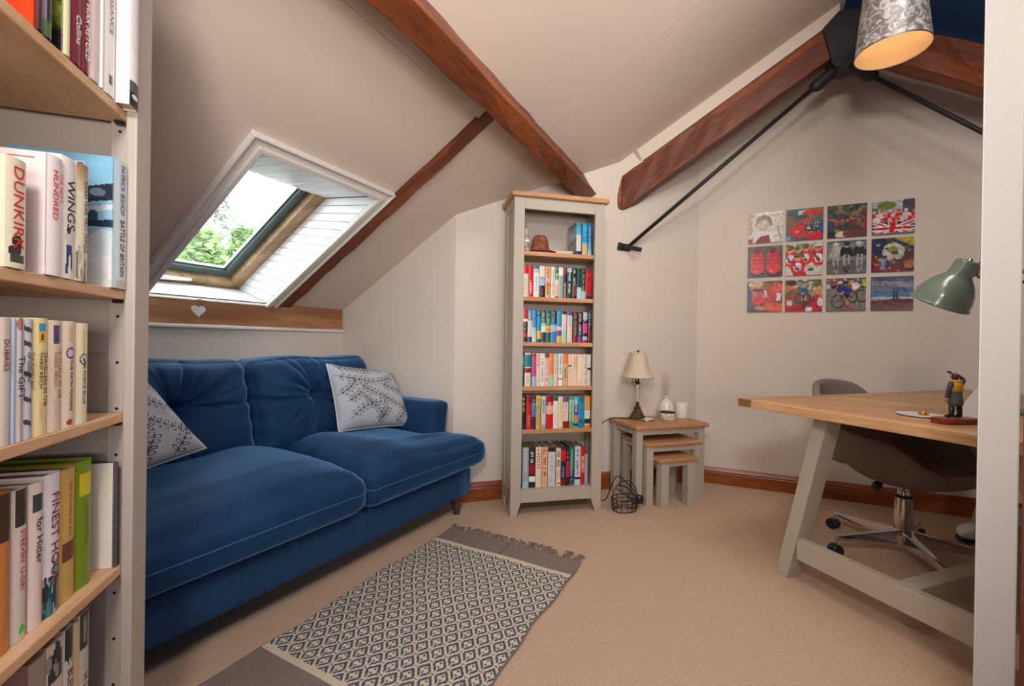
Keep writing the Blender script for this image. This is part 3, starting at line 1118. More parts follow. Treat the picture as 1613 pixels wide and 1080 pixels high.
# (x0, x1, height, base colour, bands [(v0, v1, colour)], text colour, text span, description)
ROWS = [
    ('B', 75, 1540, 1.262, .030, 'second', [
        (85, 180, .182, 'cream', [(0, .27, 'red')], 'grey', (.35, .9), 'cream paperback with a red top third'),
        (187, 287, .184, 'red', [], 'white', (.5, .92), 'bright red paperback with white lettering'),
        (292, 402, .183, 'white', [(0, .1, 'teal'), (.1, .22, 'lblue')], 'sky', (.3, .85), 'white paperback fading from a blue top'),
        (412, 525, .182, 'cream', [(.35, .42, 'grey'), (.42, .62, 'lblue'), (.62, 1, 'dark')], 'red', (.66, .95), 'paperback with cream top and dark base'),
        (540, 652, .182, 'tan', [(.3, .6, 'salmon'), (.55, .68, 'orange')], 'brown', (.1, .9), 'tan and orange paperback'),
        (662, 737, .181, 'white', [], 'black', (.06, .95), 'thin white paperback with black lettering'),
        (744, 816, .181, 'dgreen', [(.18, .4, 'green'), (.4, .58, 'cream'), (.58, .95, 'salmon')], 'cream', (.05, .3), 'thin green paperback with an orange base'),
        (820, 912, .180, 'grey', [(0, .26, 'white')], 'white', (.4, .4), 'plain grey blue paperback with white top'),
        (918, 1000, .180, 'dark', [(0, .2, 'brown')], 'pink', (.5, 1), 'dark brown paperback with small pink print'),
        (1005, 1102, .180, 'dteal', [(0, .12, 'lblue')], 'white', (.12, .85), 'dark teal paperback with bold white print'),
        (1112, 1202, .180, 'black', [(.55, .92, 'brown')], 'cream', (.05, .55), 'black paperback with cream capitals'),
        (1212, 1312, .180, 'dteal', [(.62, 1, 'lblue')], 'white', (.7, .98), 'dark green blue paperback with light base'),
        (1318, 1400, .179, 'black', [(.75, 1, 'lblue')], 'tan', (.08, .9), 'black paperback with gold print'),
        (1404, 1530, .181, 'red', [(0, .12, 'dred'), (.9, 1, 'navy')], 'dark', (.2, .9), 'thick dark red hardback at the right end'),
    ]),
    ('C', 55, 1535, 1.000, .026, 'third', [
        (60, 155, .190, 'dark', [(0, .42, 'red'), (.3, .37, 'white'), (.72, .86, 'red')], 'grey', (.45, .7), 'red and charcoal paperback at the left end'),
        (160, 250, .188, 'lgrey', [(0, .35, 'teal'), (.84, 1, 'dteal')], 'white', (.05, .35), 'teal topped paperback with pale beach scene'),
        (254, 342, .188, 'blue', [(.55, .7, 'lblue'), (.7, 1, 'lgrey')], 'sky', (.05, .5), 'sky blue paperback fading to white'),
        (358, 440, .186, 'cyan', [(0, .18, 'dteal'), (.64, .9, 'yellow'), (.9, 1, 'dteal')], 'lblue', (.02, .16), 'cyan paperback with a yellow lower band'),
        (446, 542, .186, 'dgreen', [(.4, .5, 'mint'), (.5, .68, 'white'), (.7, .97, 'dteal')], 'salmon', (.08, .4), 'green paperback with a white panel halfway down'),
        (548, 646, .186, 'dgreen', [(.48, .68, 'yellow'), (.55, .66, 'orange')], 'mint', (.04, .46), 'green paperback with a yellow picture panel'),
        (652, 768, .185, 'blue', [(0, .4, 'navy'), (.45, .66, 'lblue')], 'grey', (.04, .38), 'deep blue paperback with pale swirl'),
        (774, 872, .187, 'cyan', [(.5, .62, 'pink'), (.62, .8, 'purple'), (.8, 1, 'yellow')], 'sky', (.05, .4), 'bright cyan paperback with a yellow foot'),
        (884, 986, .183, 'lgrey', [(0, .1, 'dark'), (.1, .5, 'pink'), (.6, .98, 'mint')], 'grey', (.2, .2), 'pale pink to mint paperback'),
        (1000, 1108, .183, 'lgrey', [(0, .12, 'purple'), (.45, .98, 'pink')], 'grey', (.15, .45), 'grey lilac paperback'),
        (1132, 1232, .182, 'dark', [(.8, 1, 'dred')], 'gold', (.05, .75), 'black paperback with gold capitals'),
        (1240, 1332, .182, 'black', [(.55, .8, 'navy'), (.8, 1, 'purple')], 'cream', (.05, .78), 'black and navy paperback with cream capitals'),
        (1344, 1442, .182, 'navy', [(0, .25, 'grey'), (.36, .68, 'magenta'), (.8, .9, 'lblue'), (.9, 1, 'red')], 'white', (.02, .3), 'navy paperback with a magenta figure'),
        (1468, 1530, .180, 'dark', [(.58, .9, 'dred')], 'mint', (.05, .5), 'thin black paperback with dark red lower part'),
    ]),
    ('D', 40, 1515, .743, .026, 'fourth', [
        (42, 84, .180, 'dteal', [(0, .4, 'teal'), (.55, .66, 'brown')], 'lblue', (.1, .3), 'thin teal paperback at the left end'),
        (100, 222, .193, 'cream', [(.04, .42, 'teal'), (.46, .6, 'dred')], 'grey', (.65, .95), 'cream paperback with a teal panel'),
        (248, 328, .192, 'grey', [(.02, .1, 'red'), (.1, .7, 'magenta'), (.72, 1, 'lblue')], 'purple', (.15, .68), 'grey and magenta paperback'),
        (338, 420, .191, 'pink', [], 'brown', (.05, .38), 'cream pink paperback, first of three alike in style'),
        (426, 512, .191, 'white', [], 'black', (.05, .85), 'white paperback, middle one of three alike in style'),
        (516, 600, .191, 'pink', [(0, .12, 'brown')], 'dred', (.05, .85), 'pink paperback, third of three alike in style'),
        (606, 698, .192, 'orange', [(.62, .7, 'tan'), (.7, 1, 'mint')], 'yellow', (.08, .55), 'orange paperback with a mint green base'),
        (704, 790, .190, 'lgrey', [(.5, 1, 'pink')], 'grey', (.04, .6), 'plain lilac grey paperback'),
        (808, 902, .190, 'white', [(.76, .8, 'dred')], 'navy', (.05, .65), 'white paperback with bold navy lettering'),
        (912, 1012, .190, 'tan', [(0, .3, 'orange')], 'navy', (.34, .75), 'tan paperback with an orange autumn top'),
        (1020, 1086, .189, 'pink', [(.34, .4, 'teal')], 'tan', (.4, .6), 'pale beige paperback with a small teal label'),
        (1090, 1148, .189, 'yellow', [(0, 1, 'cream')], 'tan', (.1, .9), 'slim creamy yellow paperback'),
        (1150, 1216, .189, 'pink', [(.1, .5, 'tan')], 'salmon', (.05, .5), 'slim faded pink paperback'),
        (1220, 1352, .188, 'cream', [(0, .12, 'pink')], 'tan', (.86, .97), 'thick plain beige paperback'),
        (1358, 1430, .188, 'cream', [(.85, 1, 'pink')], 'brown', (.04, .9), 'slim cream paperback with brown print'),
        (1440, 1512, .187, 'lgrey', [(.42, .5, 'dark')], 'grey', (.55, .9), 'grey paperback with a dark bird, at the right end'),
    ]),
    ('E', 30, 1505, .493, .026, 'fifth', [
        (34, 126, .190, 'black', [(.85, 1, 'navy')], 'yellow', (.05, .45), 'black paperback with yellow capitals'),
        (134, 242, .195, 'red', [(0, .2, 'dred')], 'yellow', (.6, .95), 'glossy red paperback'),
        (248, 330, .190, 'navy', [(.18, .5, 'cyan'), (.5, .62, 'blue')], 'lblue', (.1, .3), 'navy and blue paperback with stormy picture'),
        (338, 432, .194, 'yellow', [(.3, .9, 'gold')], 'brown', (.1, .4), 'mustard yellow paperback'),
        (448, 542, .190, 'lgrey', [(.1, .4, 'lblue'), (.86, 1, 'grey')], 'purple', (.1, .5), 'pale lilac paperback with grey foot'),
        (548, 698, .192, 'red', [(0, .17, 'dred'), (.2, .55, 'salmon'), (.2, .3, 'red')], 'pink', (.2, .55), 'thick crimson paperback with white print'),
        (704, 800, .188, 'white', [(0, .14, 'dgreen')], 'mint', (.2, .9), 'white paperback with a green top'),
        (806, 902, .187, 'cream', [], 'tan', (.06, .7), 'plain cream paperback with faint print'),
        (910, 1026, .187, 'pink', [(0, .17, 'purple'), (.78, 1, 'dred')], 'grey', (.2, .7), 'pale pink paperback with a dark red flower foot'),
        (1046, 1146, .186, 'green', [(.1, .8, 'mint')], 'dgreen', (.1, .8), 'sage green paperback with leafy print'),
        (1150, 1236, .185, 'sky', [(.25, .6, 'purple'), (.62, .8, 'orange'), (.86, .94, 'dark')], 'white', (.1, .5), 'blue paperback with orange sunset band'),
        (1242, 1368, .186, 'cyan', [(0, .2, 'teal'), (.75, .95, 'teal')], 'navy', (.72, .85), 'bright turquoise paperback with a lone figure'),
        (1376, 1500, .188, 'orange', [(.1, .4, 'gold'), (.45, .9, 'lgrey'), (.72, .88, 'dark')], 'brown', (.7, .7), 'orange and cream paperback at the right end'),
    ]),
    ('F', 15, 1400, .146, .045, 'bottom', [
        (18, 64, .236, 'black', [], 'white', (.15, .9), 'thin black hardback at the left end'),
        (72, 192, .236, 'grey', [(.85, 1, 'lblue')], 'pink', (.05, .6), 'light grey blue hardback'),
        (200, 322, .234, 'dark', [(.42, .65, 'dred'), (.72, .86, 'white')], 'white', (.12, .36), 'black hardback with a red figure and white lettering'),
        (332, 440, .236, 'cream', [], None, None, 'cream hardback titled in large red capitals'),
        (452, 562, .234, 'pink', [(0, 1, 'salmon')], None, None, 'salmon pink hardback with dark serif title'),
        (578, 722, .234, 'lgrey', [(0, .12, 'dark')], 'grey', (.18, .9), 'thick silver grey hardback with a dark skyline top'),
        (746, 832, .224, 'cream', [(.62, .82, 'salmon')], 'dark', (.06, .46), 'cream hardback with stencil capitals and orange panel'),
        (836, 942, .232, 'navy', [(.08, .36, 'red'), (.86, 1, 'dred')], 'grey', (.5, .8), 'navy hardback with bold red lettering'),
        (946, 1006, .222, 'black', [(.35, .78, 'red')], 'salmon', (.1, .3), 'slim black hardback with red title'),
        (1010, 1114, .232, 'dgreen', [(.6, .9, 'navy')], 'lblue', (.08, .9), 'dark green hardback'),
        (1126, 1242, .230, 'lgrey', [(.8, .86, 'navy')], 'navy', (.08, .75), 'pale grey hardback with navy print'),
        (1246, 1328, .226, 'red', [], 'pink', (.2, .55), 'slim scarlet hardback with small white title'),
        (1332, 1396, .182, 'grey', [], 'dark', (.1, .2), 'short grey book at the right end'),
    ]),
]
ORD = ['first', 'second', 'third', 'fourth', 'fifth', 'sixth', 'seventh', 'eighth', 'ninth', 'tenth', 'eleventh', 'twelfth', 'thirteenth', 'fourteenth', 'fifteenth', 'sixteenth', 'seventeenth']
seed = 0
for rk, X0, X1, z, y, rowname, items in ROWS:
    for i, (a, b, h, bg, bands, tc, ts, desc) in enumerate(items):
        seed += 1
        x0 = .0645 + (a - X0) / (X1 - X0) * .427
        x1 = .0645 + (b - X0) / (X1 - X0) * .427
        cv = Cv(9, 64, CR[bg], seed)
        for v0, v1, c in bands:
            cv.rect(0, v0, 1, v1, CR[c])
        cv.noise(.10, 1)
        if tc and ts and ts[1] > ts[0]:
            scrawl(cv, ts[0], ts[1], CR[tc], seed)
        if 'red capitals' in desc and rk == 'F':
            cv = Cv(9, 60, CR['cream'], seed)
            cv.rect(.35, .06, .6, .1, CR['dark'])
            spine_text(cv, 'BERLIN', 9, 2, CR['red'])
            scrawl(cv, .6, .92, CR['tan'], seed, .3)
        if 'serif title' in desc:
            cv = Cv(9, 78, CR['salmon'], seed)
            spine_text(cv, 'ALL THAT I AM', 4, 2, CR['dark'])
            scrawl(cv, .74, .92, CR['brown'], seed, .3, .5)
        if 'small white title' in desc:
            cv = Cv(7, 72, CR['red'], seed)
            spine_text(cv, 'ARSONIST', 18, 1, CR['pink'])
        if 'stencil capitals' in desc:
            cv = Cv(8, 64, CR['cream'], seed)
            spine_text(cv, 'ONE MAN', 4, 1, CR['dark'])
            cv.rect(0.1, .6, .9, .82, CR['salmon'])
            cv.rect(0.3, .9, .7, .95, CR['red'])
        hard = h > .2
        book(BO, BH, x0, x1, y + random.uniform(0, .004), z + .0005, h, .165 if hard else .128, cv, CR[bg],
             '%s, tall bookcase, %s shelf' % (desc, rowname), 'books on the %s shelf of the tall bookcase' % rowname,
             'hardback book' if hard else 'paperback book', pages='page_brown' if rk == 'F' else 'page', hard=hard)

# top shelf: three books leaning apart, hat, figurine, books lying down
cv = Cv(8, 56, CR['lblue'], 301)
cv.grad(0, .4, CR['teal'], CR['sky']).grad(.4, .9, CR['lgrey'], CR['lgrey']).rect(0, .88, 1, 1, CR['navy']).noise(.12)
nc = Cv(30, 56, CR['grey'], 302)
nc.grad(0, .3, CR['teal'], CR['lblue']).grad(.3, 1, CR['lgrey'], (110, 116, 120)).ell(.4, .7, .5, .22, (150, 156, 150)).line(0, .62, 1, .5, .02, (90, 92, 96)).noise(.08, 2)
book(BO, BH, .394, .424, .045, 1.5245, .196, .13, cv, CR['teal'], 'thick paperback showing its misty blue cover on the top shelf', 'books standing on the top shelf of the tall bookcase', near=nc)
cv = Cv(8, 56, CR['cyan'], 303)
cv.grad(.6, .75, CR['sky'], CR['tan']).rect(0, .72, 1, 1, CR['tan']).noise(.12)
scrawl(cv, .1, .6, CR['sky'], 5)
book(BO, BH, .429, .461, .04, 1.5245, .192, .13, cv, CR['cyan'], 'turquoise paperback with sandy foot, middle of three on the top shelf', 'books standing on the top shelf of the tall bookcase')
cv = Cv(8, 56, (24, 90, 150), 304)
cv.grad(.6, 1, (24, 90, 150), CR['lblue']).noise(.1)
scrawl(cv, .08, .7, CR['lblue'], 6)
book(BO, BH, .465, .488, .04, 1.5245, .196, .13, cv, CR['blue'], 'deep blue paperback with pale print, rightmost on the top shelf', 'books standing on the top shelf of the tall bookcase')


def lying(x0, x1, y0, y1, z, t, col, label):
    o = empty('book', BO + hd(BH) * x0 + hd(BH - 90) * y0 + Vector((0, 0, z)), BH, label, 'book', 'books lying flat on the top shelf')
    w, d = x1 - x0, y1 - y0
    q = MB()
    q.box(0, w, 0, d, 0, .0015, lin(col)).box(0, w, 0, d, t - .0015, t, lin(col)).box(w - .0015, w, 0, d, 0, t, lin(col))
    q.build('cover', 'printed_cover', o, colored=True)
    MB().box(.002, w - .002, .002, d - .002, .0015, t - .0015).build('pages', 'page', o)


lying(.245, .375, .06, .20, 1.5245, .016, CR['white'], 'white edged book lying flat beside the hat on the top shelf')
lying(.235, .385, .07, .21, 1.5408, .012, CR['olive'], 'olive green book lying on the white edged book on the top shelf')
# felt hat
ht = empty('hat', BO + hd(BH) * .185 + hd(BH - 90) * .105 + Vector((0, 0, 1.5245)), BH, 'brown mottled felt hat with a wide brim resting on the top shelf', 'hat')
q = MB()
q.lathe([(.0, .0), (.06, .0), (.085, .005), (.098, .009), (.1, .012), (.09, .014), (.07, .019), (.058, .03), (.053, .06), (.047, .085), (.040, .105), (.03, .113), (.012, .106), (.0005, .104)], 32, sy=.82, cap=False)
q.build('crown', 'hat_brown', ht, smooth=True)
q = MB()
q.lathe([(.07, .004), (.101, .009), (.104, .013), (.1, .016), (.06, .018)], 32, cap=False, sy=.82)
q.build('brim', 'hat_red', ht, smooth=True)
# figurine
fg = empty('figurine', BO + hd(BH) * .085 + hd(BH - 90) * .055 + Vector((0, 0, 1.5245)), BH, 'small dark red patterned bottle shaped figurine at the left of the top shelf', 'figurine')
MB().lathe([(.019, 0), (.021, .01), (.020, .05), (.021, .075), (.013, .092), (.008, .108), (.013, .118), (.012, .134), (.005, .148), (.001, .15)], 18).build('figure_body', 'figurine_red', fg, smooth=True)
MB().lathe([(.0212, .058), (.0222, .062), (.0212, .068)], 18, cap=False).build('white_band', 'porcelain_white', fg, smooth=True)

# ================================================================ NEAR LEFT BOOKCASE
LO, LH = Vector((-0.791, 0.880, 0)), -17.8
lb = empty('bookcase', LO, LH, 'pale painted bookcase with light oak shelves in the left foreground', 'bookcase')
PG = 'pale_grey_paint'
MB().box(.007, .068, -.019, 0.0, 0, 1.84).build('front_stile', PG, lb, bevel=0.003)
MB().box(-1.01, -.95, -.019, 0.0, 0, 1.84).build('front_stile', PG, lb, bevel=0.003)
q = MB()
q.box(.040, .060, 0, .30, 0, 1.84)
q.build('side_panel', PG, lb)
for z0, z1 in ((.965, 1.022), (1.74, 1.84), (.1, .16)):
    MB().box(.033, .040, .03, .27, z0, z1).build('inner_rail', PG, lb, bevel=0.001)
MB().box(.022, .040, 0.001, .032, 0.05, 1.84).build('shelf_post', PG, lb, bevel=0.002)
MB().box(.022, .040, .268, .298, 0.05, 1.84).build('shelf_post', PG, lb, bevel=0.002)
for k in range(14):
    z = .28 + k * .095
    for yy in (.016, .283):
        q = MB()
        q.lathe([(.003, 0), (.003, .0006)], 8)
        q.v = [(.0219 - c, a + yy, b + z) for a, b, c in q.v]
        q.build('pin_hole', 'black_plastic', lb)
MB().box(-1.0, -.98, 0, .30, 0, 1.84).build('side_panel', PG, lb)
MB().box(-.98, .040, .30, .308, .05, 1.84).build('back_panel', PG, lb)
MB().box(-1.03, .08, -.035, .318, 1.841, 1.868).build('top_board', 'pale_oak', lb, bevel=0.004)
MB().box(-.95, .007, -.017, -0.001, 1.76, 1.84).build('top_rail', PG, lb)
MB().box(-.95, .007, -.017, -0.001, .08, .15).build('bottom_rail', PG, lb)
for z in (1.457, 1.093, .843, .531, .25):
    MB().box(-.945, .0205, 0.0, .296, z - .019, z).build('shelf', 'pale_oak', lb, bevel=0.002)
    MB().box(.008, .0215, .006, .02, z - .026, z - .0195).build('shelf_pin', 'black_plastic', lb)


def lbook(x0, x1, y, z, h, depth, cv, col, label, row, near=None, hard=True, curve=.003, lean=0, pages='page'):
    return book(LO, LH, x0, x1, y, z + .0006, h, depth, cv, col, label, 'books on the %s shelf of the near left bookcase' % row,
                'hardback book' if hard else 'paperback book', near=near, hard=hard, curve=curve, pages=pages, lean=lean)


# --- top row (only their feet are in the picture)
Z = 1.457
c = Cv(12, 90, (226, 222, 220), 1)
c.rect(0, .0, 1, .62, (224, 214, 214)).rect(0, .82, 1, .90, (88, 84, 84)).rect(0, .9, 1, .985, (30, 40, 44)).ell(.5, .93, .3, .02, CR['white']).rect(0, .985, 1, 1, (60, 56, 56)).noise(.04)
b = lbook(-.028, .0055, -.021, Z, .28, .2, c, CR['white'], 'white hardback with a black publisher mark at its foot, right end of the top shelf', 'top')
c = Cv(16, 90, (222, 214, 214), 2)
c.rect(0, 0, .16, 1, (236, 232, 230)).noise(.03).rect(.35, .86, .7, .92, (40, 38, 40))
b = lbook(-.0715, -.033, .001, Z, .27, .2, c, CR['white'], 'white hardback with faint grey serif title on the top shelf', 'top')
font_text(b, 'RENAISSANCE', .020, .238, .019, 'ink_grey')
c = Cv(6, 60, (232, 224, 222), 3)
c.noise(.03)
lbook(-.083, -.0725, .001, Z, .26, .19, c, CR['white'], 'slim white book between two pale books on the top shelf', 'top')
c = Cv(12, 60, (214, 194, 194), 4)
c.noise(.03)
lbook(-.114, -.084, .001, Z, .26, .19, c, (214, 194, 194), 'plain pinkish white hardback beside the maroon volumes on the top shelf', 'top')
for xx0, xx1, t1, t2, lab in ((-.134, -.1145, 'II WORLD WAR RETOLD', '', 'right of the two maroon war history volumes on the top shelf'),
                              (-.163, -.1345, 'WORLD WAR', 'Collins', 'left of the two maroon war history volumes on the top shelf')):
    c = Cv(8, 60, (112, 34, 48), 5)
    c.noise(.06)
    b = lbook(xx0, xx1, .001, Z, .25, .18, c, (112, 34, 48), lab, 'top')
    font_text(b, t1, (xx1 - xx0) / 2, .20 if t1[0] == 'I' else .215, .016, 'ink_white')
    if t2:
        font_text(b, t2, (xx1 - xx0) / 2, .085, .018, 'ink_white')
c = Cv(8, 60, (206, 196, 160), 6)
c.noise(.05)
nc = Cv(60, 90, (120, 150, 190), 7)
nc.grad(0, .45, (90, 130, 190), (190, 206, 220)).ell(.3, .5, .35, .2, (70, 96, 40)).rect(0, .55, 1, .85, (104, 118, 44)).speck(60, [(60, 80, 30), (150, 150, 60), (110, 120, 40)], .05, 0, .4, 1, .85).rect(0, .85, 1, 1, (40, 38, 40)).ell(.3, .92, .3, .04, (200, 200, 210)).noise(.1, 2)
lbook(-.181, -.164, .001, Z, .24, .18, c, (206, 196, 160), 'cream spined book with a garden landscape cover on the top shelf', 'top', near=nc)
c = Cv(10, 60, (34, 34, 40), 8)
c.rect(0, 0, .35, 1, (110, 108, 116)).rect(0, .9, 1, 1, (70, 90, 60)).noise(.08)
b = lbook(-.228, -.207, .001, Z, .25, .18, c, CR['black'], 'black and grey spined book with white lettering on the top shelf', 'top')
font_text(b, 'ROMMEL', .013, .2, .014, 'ink_white')
c = Cv(8, 60, (66, 22, 34), 9)
nc = Cv(50, 80, (214, 26, 20), 10)
nc.grad(.3, 1, (206, 20, 18), (216, 60, 20)).ell(.5, .35, .4, .3, (220, 30, 30)).ell(.3, .8, .3, .12, (226, 70, 20)).noise(.1, 2)
lbook(-.2415, -.229, .001, Z, .25, .18, c, (66, 22, 34), 'maroon spined book with a fiery red and orange cover on the top shelf', 'top', near=nc)

# --- second row
Z = 1.093
c = Cv(14, 90, (206, 214, 214), 11)
c.rect(0, .93, 1, 1, (190, 186, 176)).rect(0, 0, .12, 1, (186, 206, 212)).noise(.03)
nc = Cv(84, 120, (150, 190, 206), 12)
nc.grad(0, .35, (120, 176, 204), (160, 196, 210)).grad(.35, 1, (150, 192, 208), (206, 208, 204))
nc.grad(.08, .6, (120, 176, 204), (150, 190, 206))
nc.rect(.44, .06, .72, .78, (206, 212, 214)).rect(.45, .07, .705, .77, (30, 92, 164))
nc.poly([(.45, .30), (.58, .36), (.68, .50), (.705, .66), (.705, .77), (.45, .77)], (34, 40, 50)).ell(.60, .60, .08, .07, (120, 140, 150)).ell(.56, .72, .09, .06, (70, 90, 100))
nc.poly([(.74, .24), (1, .20), (1, .33), (.74, .36)], (34, 42, 58)).ell(.84, .28, .08, .03, (90, 110, 130)).poly([(.72, .4), (1, .36), (1, .40), (.72, .45)], (196, 210, 216))
nc.ell(.80, .47, .05, .055, (30, 84, 120)).poly([(.74, .50), (1, .48), (1, .54), (.74, .54)], (30, 50, 74)).ell(.85, .80, .26, .16, (216, 218, 216)).ell(.55, .93, .4, .14, (206, 210, 208)).ell(.92, .66, .16, .1, (200, 210, 212))
nc.noise(.05, 2)
nc.rect(.44, .66, .585, .80, (228, 122, 26))
nc.rect(.46, .69, .50, .72, (40, 30, 20)).rect(.47, .735, .57, .765, (40, 30, 20))
b = lbook(-.041, .0055, -.004, Z, .252, .16, c, (206, 214, 214), 'hardback on a wartime air battle, showing a cloudy aeroplane cover, right end of second shelf', 'second', near=nc)
font_text(b, 'PATRICK BISHOP', .023, .244, .0215, 'ink_blue', sx=.60)
font_text(b, 'BATTLE OF BRITAIN', .023, .136, .0215, 'ink_navy', sx=.58)
c = Cv(14, 90, (216, 206, 184), 13)
c.grad(0, .25, (150, 112, 76), (210, 196, 168)).speck(30, [(206, 200, 190), (190, 170, 140), (120, 120, 96)], .1, 0, .78, 1, 1).noise(.05)
b = lbook(-.1445, -.113, .0, Z, .203, .13, c, CR['cream'], 'cream paperback with cold war title and a soldier at its foot, second shelf', 'second', hard=False)
font_text(b, 'COLD WAR, HOT WINGS', .020, .175, .0135, 'ink_black', sx=.8)
c = Cv(22, 100, (232, 226, 220), 14)
c.ell(.5, .66, .3, .06, (216, 206, 200)).ell(.45, .6, .12, .03, (60, 44, 40)).rect(.3, .72, .7, .8, (40, 60, 110)).poly([(.35, .78), (.5, .78), (.4, .96), (.25, .96)], (40, 52, 90)).poly([(.55, .76), (.7, .76), (.75, .93), (.62, .93)], (46, 60, 100)).noise(.04)
b = lbook(-.183, -.1455, .001, Z, .200, .13, c, CR['white'], 'white paperback with a running figure and large serif title, second shelf', 'second', hard=False)
font_text(b, 'WINGS', .020, .165, .026, 'ink_black')
c = Cv(18, 90, (230, 220, 220), 15)
c.noise(.03)
nc = Cv(60, 90, (222, 208, 204), 16)
for rr in (.10, .30, .5, .68, .74, .8):
    nc.rect(.1, rr, .62, rr + .012, (120, 110, 108))
    nc.rect(.1, rr + .03, .55, rr + .042, (130, 118, 114))
nc.rect(.05, .04, .9, .06, (190, 90, 90)).rect(0, .9, .6, 1, (90, 82, 80)).noise(.04)
b = lbook(-.218, -.184, -.002, Z, .188, .15, c, (226, 214, 210), 'white hardback with small red title letters between the racing titles, second shelf', 'second', near=nc)
font_text(b, 'THE NEXT', .0262, .165, .010, 'ink_red')
font_text(b, 'HUNDRED', .0125, .167, .0165, 'ink_red')
c = Cv(16, 80, (226, 216, 190), 17)
c.ell(.5, .76, .25, .06, (40, 36, 36)).ell(.4, .84, .3, .05, (60, 48, 44)).rect(.2, .88, .9, .95, (70, 60, 50)).noise(.05)
b = lbook(-.295, -.2575, .0, Z, .155, .12, c, CR['cream'], 'cream paperback with slanted red title cut by the left edge, second shelf', 'second', hard=False)
font_text(b, 'DUNKIRK', .018, .145, .027, 'ink_red')

# --- third row
Z = .843
T3 = [
    (-.130, -.097, .178, (226, 214, 180), [('ring', .36)], 'AIR FORCE BLUE', .113, .0105, 'ink_black', 'cream paperback with a roundel badge, right end of the third shelf'),
    (-.1655, -.1315, .180, (222, 204, 180), [('ring2', .30)], 'THE PATH FINDERS', .115, .010, 'ink_black', 'beige paperback with a round badge and black capitals, third shelf'),
    (-.1985, -.167, .180, (220, 198, 178), [('pic', (96, 60, 100), (60, 80, 110))], 'A VILLAGE IN THE\nTHIRD REICH', .13, .0095, 'ink_brown', 'pinkish paperback with a dusky picture square, third shelf'),
    (-.2305, -.1995, .182, (232, 212, 150), [('pic', (40, 150, 200), (220, 170, 40))], 'TRAVELLERS IN THE\nTHIRD REICH', .13, .0095, 'ink_black', 'pale yellow paperback with a bright blue picture square, third shelf'),
    (-.2500, -.2315, .180, (186, 186, 194), [('wires', 0)], 'THE PUPPET BOY\nOF WARSAW', .13, .0075, 'ink_black', 'lilac grey paperback with thin drawn lines, third shelf'),
    (-.266, -.251, .180, (206, 196, 196), [('top', (170, 120, 100))], 'The GIFT', .125, .016, 'ink_navy', 'greyish paperback with a tall serif title, third shelf'),
    (-.2725, -.267, .18, (150, 166, 190), [], None, 0, 0, None, 'thin blue grey paperback near the left edge, third shelf'),
    (-.300, -.2735, .18, (220, 206, 190), [], 'DUBRIES', .15, .012, 'ink_maroon', 'off white paperback cut by the left edge, third shelf'),
]
for i, (x0, x1, h, col, deco, tx, tz, ts, tcol, lab) in enumerate(T3):
    c = Cv(14, 90, col, 40 + i)
    for d in deco:
        if d[0] == 'ring':
            c.ell(.55, d[1], .34, .058, (40, 110, 110)).ell(.55, d[1], .24, .04, CR['white']).ell(.55, d[1], .12, .02, CR['red'])
            c.rect(.4, .06, .6, .3, (206, 150, 110), .5)
        if d[0] == 'ring2':
            c.ell(.55, d[1], .34, .055, (110, 50, 70)).ell(.55, d[1], .24, .038, (190, 196, 214)).rect(.35, .04, .7, .2, (206, 130, 110), .4).ell(.5, .95, .2, .03, (190, 50, 40))
        if d[0] == 'pic':
            c.rect(.3, .04, .8, .11, d[1]).rect(.3, .11, .8, .21, d[2]).rect(.45, .13, .6, .19, (30, 30, 40))
            c.rect(.35, .7, .6, .88, (226, 150, 90), .35)
        if d[0] == 'wires':
            for t in (.08, .2, .45, .66, .85):
                c.line(.1, t, .9, t + .03, .02, (60, 60, 70))
        if d[0] == 'top':
            c.ell(.5, .05, .4, .05, d[1]).rect(.2, .6, .7, .9, (214, 170, 140), .5)
    c.noise(.03)
    b = lbook(x0, x1, .006, Z, h, .115, c, col, lab, 'third', hard=False)
    if tx:
        font_text(b, tx, (x1 - x0) * .55, tz, ts, tcol)

# --- fourth row
Z = .531
T4 = [
    (.0005, .0062, .009, .212, .15, (70, 66, 70), (226, 214, 198), [], None, 0, 0, None, 'slim hardback showing its plain white cover, right end of the fourth shelf'),
    (-.083, -.036, .028, .235, .16, (110, 140, 24), None, [(.1, .28, (206, 190, 20))], 'THE HUMBLE', .15, .012, 'ink_brown', 'thick bright green hardback on the fourth shelf'),
    (-.128, -.0845, .028, .232, .16, (196, 158, 84), None, [(.56, .7, (110, 60, 50))], 'Tales of the Fleet Air Arm', .21, .009, 'ink_brown', 'mustard tan hardback with small picture on its spine, fourth shelf'),
    (-.1685, -.1295, .026, .236, .16, (220, 214, 216), None, [(.72, 1, (24, 74, 86))], 'FINEST HOUR', .205, .025, 'ink_maroon', 'pale hardback with stormy sea picture at the foot, fourth shelf'),
    (-.200, -.1700, .026, .232, .15, (224, 204, 190), None, [(.08, .2, (60, 66, 66))], 'for Hitler', .175, .019, 'ink_black', 'cream hardback with bold black lowercase title, fourth shelf'),
    (-.232, -.2015, .028, .232, .15, (206, 196, 184), None, [(0, .25, (60, 48, 44))], 'STEEVEN  U-DRI', .17, .013, 'ink_red', 'off white hardback with a green dot at its foot, fourth shelf'),
    (-.262, -.2335, .028, .235, .15, (190, 120, 60), None, [(0, .3, (70, 44, 30))], None, 0, 0, None, 'orange brown hardback cut by the left edge, fourth shelf'),
]
